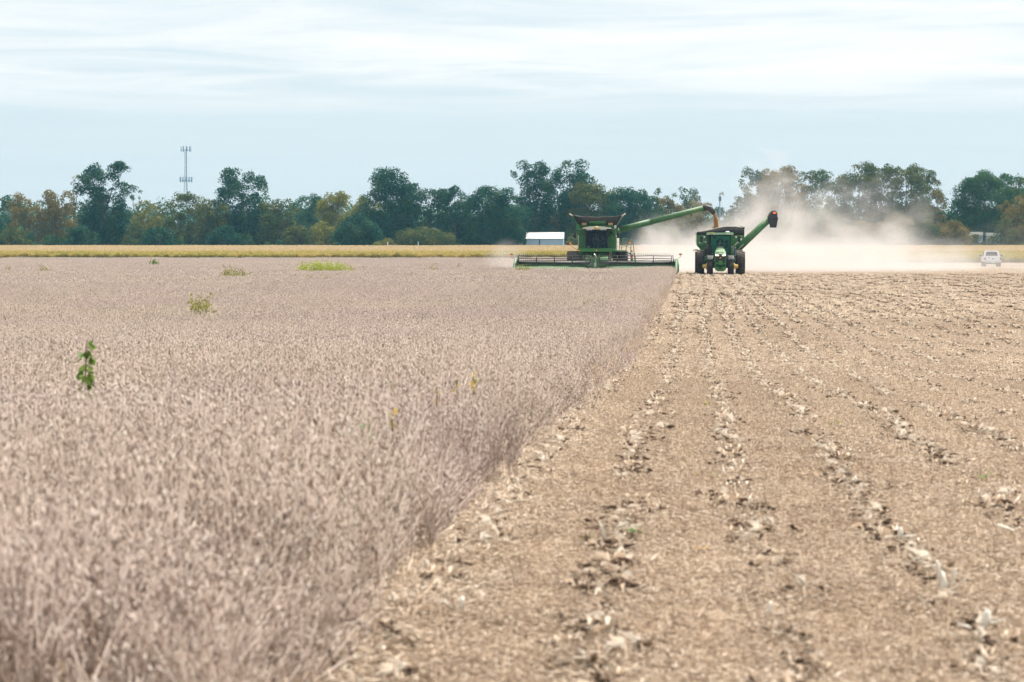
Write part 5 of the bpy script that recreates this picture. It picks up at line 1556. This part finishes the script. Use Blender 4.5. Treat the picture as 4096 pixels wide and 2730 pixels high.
def weed_bush(px, py_top, py_base, wpx, n, lf, mat, label, seed, hgt=0.62, name='weed', group=None, spiky=False, cat='weed'):
    d = crop_dist(py_base, hgt)
    g0 = ground_at(px, d)
    top = max(EYE - (py_top - 972)*d/F_PX - g0.z, hgt + 0.12)
    W = wpx*d/F_PX*0.5
    rng = np.random.default_rng(seed)
    root = thing(name, label, cat, g0, 0, group)
    k = max(5, int(n/28))
    az = rng.uniform(0, 6.28, k); rr_ = np.sqrt(rng.uniform(0, 1, k))*W
    bx = np.stack([np.cos(az)*rr_, np.sin(az)*rr_*0.7, np.zeros(k)], 1)
    hh = top*rng.uniform(0.62, 1.0, k)*(1 - 0.35*(rr_/max(W, 1e-3))**2)
    tx = bx + np.stack([rng.normal(0, 0.10, k)*top, rng.normal(0, 0.08, k)*top, hh], 1)
    st = bpy.data.objects.new('stems', np_mesh('stems', [np_sticks(bx, tx, np.full(k, 0.006 + d*0.00003), np.full(k, 0.003), rng.uniform(0.2, 0.6, k))], mat))
    COL.objects.link(st); st.parent = root
    j = rng.integers(0, k, n); f = rng.uniform(0.35, 1.03, n)[:, None]
    P = bx[j] + (tx[j]-bx[j])*f + rng.normal(0, lf*0.9, (n, 3))
    nr = rng.normal(0, 1, (n, 3)); 
    tone = np.clip(0.25 + 0.6*f[:, 0]*rng.uniform(0.3, 1.1, n), 0, 1)
    fo = bpy.data.objects.new('foliage', np_mesh('foliage', [np_leaves(P, nr, lf*rng.uniform(0.7, 1.6, n), tone, rng, 0.3, 0.3 if spiky else 0.6)], mat))
    COL.objects.link(fo); fo.parent = root
    return root

GW = 'weeds in the standing beans'
weed_single(356, 1362, 1530, 84, 40, 0.075, 'ggg', 'tall bright green leafy weed standing alone in the near beans', 1, group=GW)
weed_bush(800, 1152, 1256, 96, 460, 0.075, M_WEEDOL, 'bushy olive green weed in the middle of the left field', 2, group=GW)
weed_bush(1292, 1042, 1082, 232, 2600, 0.16, M_WEEDYE, 'long bright yellow green weed patch left of the combine', 3, group=GW, spiky=True, cat='weed patch')
weed_bush(935, 1058, 1106, 104, 700, 0.12, M_WEEDOL, 'wispy olive weed clump left of the yellow green patch', 4, group=GW, spiky=True)
weed_bush(1270, 1092, 1112, 110, 300, 0.10, M_WEEDOL, 'low olive weed clump below the yellow green patch', 5, group=GW, spiky=True)
weed_bush(2092, 1054, 1082, 62, 520, 0.12, M_WEEDOL, 'olive weed clump in front of the left header end', 6, group=GW, spiky=True)
weed_bush(2430, 1192, 1236, 110, 320, 0.07, M_WEEDOL, 'olive weed clump near the cut edge below the combine', 7, group=GW, spiky=True)
weed_bush(2330, 1206, 1236, 60, 120, 0.07, M_WEEDOL, 'thin dry olive weed left of the clump near the cut edge', 17, group=GW, spiky=True)
weed_bush(616, 1036, 1058, 40, 240, 0.14, M_WEED, 'green weed standing far off near the strip, left part', 8, group=GW)
weed_bush(172, 1062, 1082, 52, 300, 0.12, M_WEEDOL, 'small olive weed tuft far off at the left', 9, group=GW, spiky=True)
weed_bush(20, 1058, 1080, 50, 260, 0.12, M_WEEDOL, 'olive weed tuft at the left frame edge', 10, group=GW, spiky=True)
weed_bush(1716, 1054, 1080, 70, 420, 0.11, M_WEEDOL, 'olive weed tuft midway between yellow patch and combine', 11, group=GW, spiky=True)
weed_bush(1446, 1056, 1072, 50, 160, 0.10, M_WEED, 'low green weed right beside the yellow green patch', 12, group=GW)
weed_bush(1830, 1052, 1072, 30, 120, 0.10, M_WEEDOL, 'little olive weed left of the header end', 18, group=GW, spiky=True)
weed_single(135, 1148, 1172, 26, 8, 0.10, 'gg', 'small green weed at the left in the far beans', 13, group=GW)
weed_single(257, 1162, 1180, 16, 5, 0.10, 'g', 'tiny green weed right of the small one at the left', 14, group=GW)
weed_single(532, 1280, 1300, 20, 5, 0.06, 'g', 'tiny green weed below the bushy olive one', 15, group=GW)
weed_single(1134, 1215, 1236, 16, 4, 0.06, 'go', 'tiny olive leafed weed in the centre of the field', 16, group=GW)
for i, (px, py, lab) in enumerate(((1570, 1540, 'yellow green leaves among near beans left of centre'), (1760, 1565, 'olive leaf tuft in the near beans at centre'), (1820, 1532, 'single yellow leaf standing in the beans at centre'),
        (880, 1560, 'yellow leaf sprig below the tall green weed, to its right'), (1838, 1690, 'bright green leaf low in the near beans'), (2106, 1645, 'yellow leaf close to the cut edge'), (2320, 1502, 'yellow leaf sprig at the cut edge higher up'), (1700, 2130, 'green seedling at the foot of the cut edge'))):
    weed_single(px, py - 14, py + 6, 30, 7, 0.055, 'go' if 'green' in lab else 'oy', lab, 60+i, hgt=0.62 if i < 7 else 0.2, name='leaf_sprig', group='leaf sprigs in the beans')

# ------------------------------------------------------------------ loose things on the stubble
def stub_pos(px, py):
    lo, hi = 8.0, 260.0
    for _ in range(50):
        m = (lo + hi)/2
        p = at(px, 972, m)
        if 972 + (EYE - ground_z(p.x, p.y))*F_PX/m > py: lo = m
        else: hi = m
    p = at(px, 972, lo)
    return Vector((p.x, p.y, ground_z(p.x, p.y))), lo
for i, (px, py, n, kd, lab) in enumerate(((2530, 2180, 7, 'g', 'bright green seedling between husks in the second old row'), (2790, 1925, 2, 'y', 'orange yellow leaf lying on the stubble at centre'), (2850, 1932, 2, 'g', 'dark green leaf right of the orange yellow one'),
        (2815, 2236, 2, 'y', 'yellow leaf lying below the green seedling'), (2838, 1640, 4, 'o', 'yellowish sprout standing in the third row'), (3340, 1720, 4, 'o', 'yellowish sprout far right on the stubble'), (3950, 1950, 4, 'g', 'small green sprout near the right frame edge'),
        (2420, 1450, 3, 'o', 'yellow green sprout beside the cut edge'), (2360, 2205, 3, 'o', 'olive sprout just left of the bright seedling'), (3700, 1835, 2, 'y', 'small orange leaf at the right on the stubble'))):
    g0, d = stub_pos(px, py)
    root = thing('sprout' if n > 2 else 'fallen_leaf', lab, 'sprout' if n > 2 else 'leaf', g0)
    rng = random.Random(700+i)
    if n > 2: MB().tube([(0, 0, 0), (0.005, 0, 0.05), (0.0, 0.01, 0.09)], [0.004, 0.003, 0.002], 5).build('stem', M_STEM, root)
    for k in range(n):
        o = bpy.data.objects.new('leaf', rng.choice(LEAVES[kd])); COL.objects.link(o); o.parent = root
        a = rng.uniform(0, 6.28)
        o.location = (math.cos(a)*0.03, math.sin(a)*0.03, 0.05 + (rng.uniform(0.0, 0.05) if n > 2 else 0))
        o.rotation_euler = (rng.uniform(-0.5, 0.4), rng.uniform(-0.4, 0.4), a); s = rng.uniform(0.03, 0.055); o.scale = (s, s, s)

M_STALK = paint('bleached_cornstalk', (0.82, 0.76, 0.66), 0.8, 0, 0.1, 0.25, 0.3)
def stalk(px, py, parts, lab, scale=1.0):
    g0, d = stub_pos(px, py)
    root = thing('corn_stalk', lab, 'corn stalk', g0 + Vector((0, 0, 0.03)))
    for k, (x0, z0, x1, z1, r_) in enumerate(parts):
        pts = [Vector((x0, 0.01*k, z0)), Vector(((x0+x1)/2 + 0.006, -0.01*k + 0.005, (z0+z1)/2)), Vector((x1, -0.02*k, z1))]
        MB().tube([p*scale for p in pts], [r_*scale, r_*0.9*scale, r_*0.55*scale], 7, squash=0.6).build('split_stalk' if k else 'stump', M_STALK, root)
stalk(3780, 2412, [(0, 0, -0.01, 0.10, 0.022), (-0.01, 0.02, -0.03, 0.15, 0.013), (0.02, 0.02, 0.05, 0.12, 0.012), (0.03, 0.0, 0.09, 0.08, 0.010)], 'pale upright split corn stump in the right foreground')
stalk(2004, 1798, [(0, 0, 0.02, 0.30, 0.014), (0.0, 0.0, 0.06, 0.12, 0.013), (0.02, 0.0, 0.11, 0.08, 0.011)], 'tall thin bleached stalk standing at the cut edge')
stalk(4030, 2150, [(-0.05, 0.03, 0.05, 0.0, 0.014)], 'straight white stalk piece lying near the right frame edge')
stalk(3600, 2190, [(0, 0, 0.01, 0.07, 0.018), (0.02, 0.02, 0.09, 0.03, 0.009)], 'short pale corn stump right of the fourth row')
stalk(1830, 2480, [(0, 0, 0.02, 0.06, 0.018), (-0.03, 0.01, -0.07, 0.05, 0.011)], 'short pale corn stump in the left foreground row')
stalk(2420, 2190, [(0.0, 0.0, -0.03, 0.10, 0.012), (0.02, 0.0, 0.07, 0.05, 0.011)], 'leaning pale husk beside the green seedling')
stalk(3940, 2560, [(0, 0, 0.02, 0.08, 0.022), (-0.04, 0.0, -0.10, 0.03, 0.012), (0.02, 0.02, 0.08, 0.05, 0.012)], 'broad pale stump at the bottom right among dark clods')
stalk(3070, 2500, [(0, 0, 0.02, 0.06, 0.018), (0.03, 0.0, 0.07, 0.02, 0.011)], 'small pale stump at the bottom of the third row')

# ------------------------------------------------------------------ dust thrown up by the machines
def dust_material():
    g = NT('field_dust')
    p = g.pos()
    s = g.n('ShaderNodeSeparateXYZ', {0: p})
    X, Y, Z = s.outputs
    n1 = g.noise(g.n('ShaderNodeMapping', {'Vector': p, 'Scale': (0.15, 0.045, 0.20), 'Rotation': (0, R(28), 0)}).outputs[0], 1.0, 6, 0.64, 0.8)
    # how high the dust reaches along the drift from the combine to the right
    hc = g.n('ShaderNodeValToRGB')
    xs = g.math('DIVIDE', g.math('ADD', X, 20.0), 100.0, True)
    g.t.links.new(xs, hc.inputs[0])
    el = hc.color_ramp.elements
    prof = [(-20, 0.0), (-11, 0.05), (-4, 0.45), (2, 0.62), (6, 0.88), (9.5, 0.84), (13, 0.76), (19, 0.74), (26, 0.36), (80, 0.03)]
    while len(el) < len(prof): el.new(0.5)
    for e, (x, h) in zip(el, prof):
        e.position = (x + 20)/100; e.color = (h, h, h, 1)
    H = g.math('MULTIPLY', hc.outputs[0], 11.0)
    zz = g.math('DIVIDE', g.math('ADD', Z, 0.3), g.math('MAXIMUM', H, 0.2))
    q = g.math('SUBTRACT', g.math('ADD', g.math('MULTIPLY', g.math('SUBTRACT', n1, 0.5), 2.35), 0.80), g.math('MULTIPLY', zz, 0.62))
    d = g.math('POWER', g.ramp(q, 0.18, 1.05), 1.6)
    d = g.math('MULTIPLY', d, g.ramp(xs, 0.06, 0.22))
    low = g.math('MULTIPLY', g.ramp(Z, 1.6, -0.3), g.math('MULTIPLY', g.ramp(n1, 0.25, 0.65), 0.05))
    low = g.math('MULTIPLY', low, g.ramp(xs, 0.10, 0.25))
    d = g.math('ADD', d, low)
    yw = g.math('MULTIPLY', g.ramp(Y, 229.0, 240.0), g.ramp(Y, 318.0, 285.0))
    d = g.math('MULTIPLY', g.math('MULTIPLY', d, yw), g.ramp(X, 32.0, 5.0, 0.026, 0.088))
    v = g.n('ShaderNodeVolumePrincipled', {'Color': (0.775, 0.74, 0.72), 'Density': d, 'Anisotropy': 0.1})
    g.t.links.new(v.outputs[0], g.out.inputs['Volume'])
    return g.m
du = MB().box(-18, 78, 228, 320, -0.6, 12.0).build('dust_cloud', dust_material())
tag(du, 'pale brown dust cloud drifting right behind the tractor and combine', 'dust', None, 'stuff')

def puff_material():
    g = NT('header_dust')
    p = g.n('ShaderNodeTexCoord').outputs['Object']
    r_ = g.n('ShaderNodeVectorMath', {0: p}, operation='LENGTH').outputs['Value']
    n1 = g.noise(p, 0.8, 4, 0.6)
    d = g.math('MULTIPLY', g.ramp(g.math('ADD', g.math('DIVIDE', r_, 2.4), g.math('MULTIPLY', n1, 0.5)), 1.15, 0.35), 0.3)
    v = g.n('ShaderNodeVolumePrincipled', {'Color': (0.80, 0.74, 0.70), 'Density': d})
    g.t.links.new(v.outputs[0], g.out.inputs['Volume'])
    return g.m
pu = MB().lathe([(-2.4, 0.01), (-2.0, 1.33), (-1.0, 2.18), (0, 2.4), (1.0, 2.18), (2.0, 1.33), (2.4, 0.01)], 'Z', (0,0,0), 20).build('dust_puff', puff_material(), None, (CX - 7.0, CY + 4.5, 0.9))
tag(pu, 'small dust puff at the left end of the header', 'dust', None, 'stuff')

# ------------------------------------------------------------------ haze in the air
def haze():
    g = NT('haze_air')
    v = g.n('ShaderNodeVolumePrincipled', {'Color': (0.32, 0.72, 1.0), 'Density': 0.00008, 'Anisotropy': 0.0})
    g.t.links.new(v.outputs[0], g.out.inputs['Volume'])
    o = MB().box(-2100, 2100, -60, 1560, -1.6, 47).build('haze', g.m)
    tag(o, 'pale blue haze in the air over the fields', 'haze', None, 'stuff')
haze()
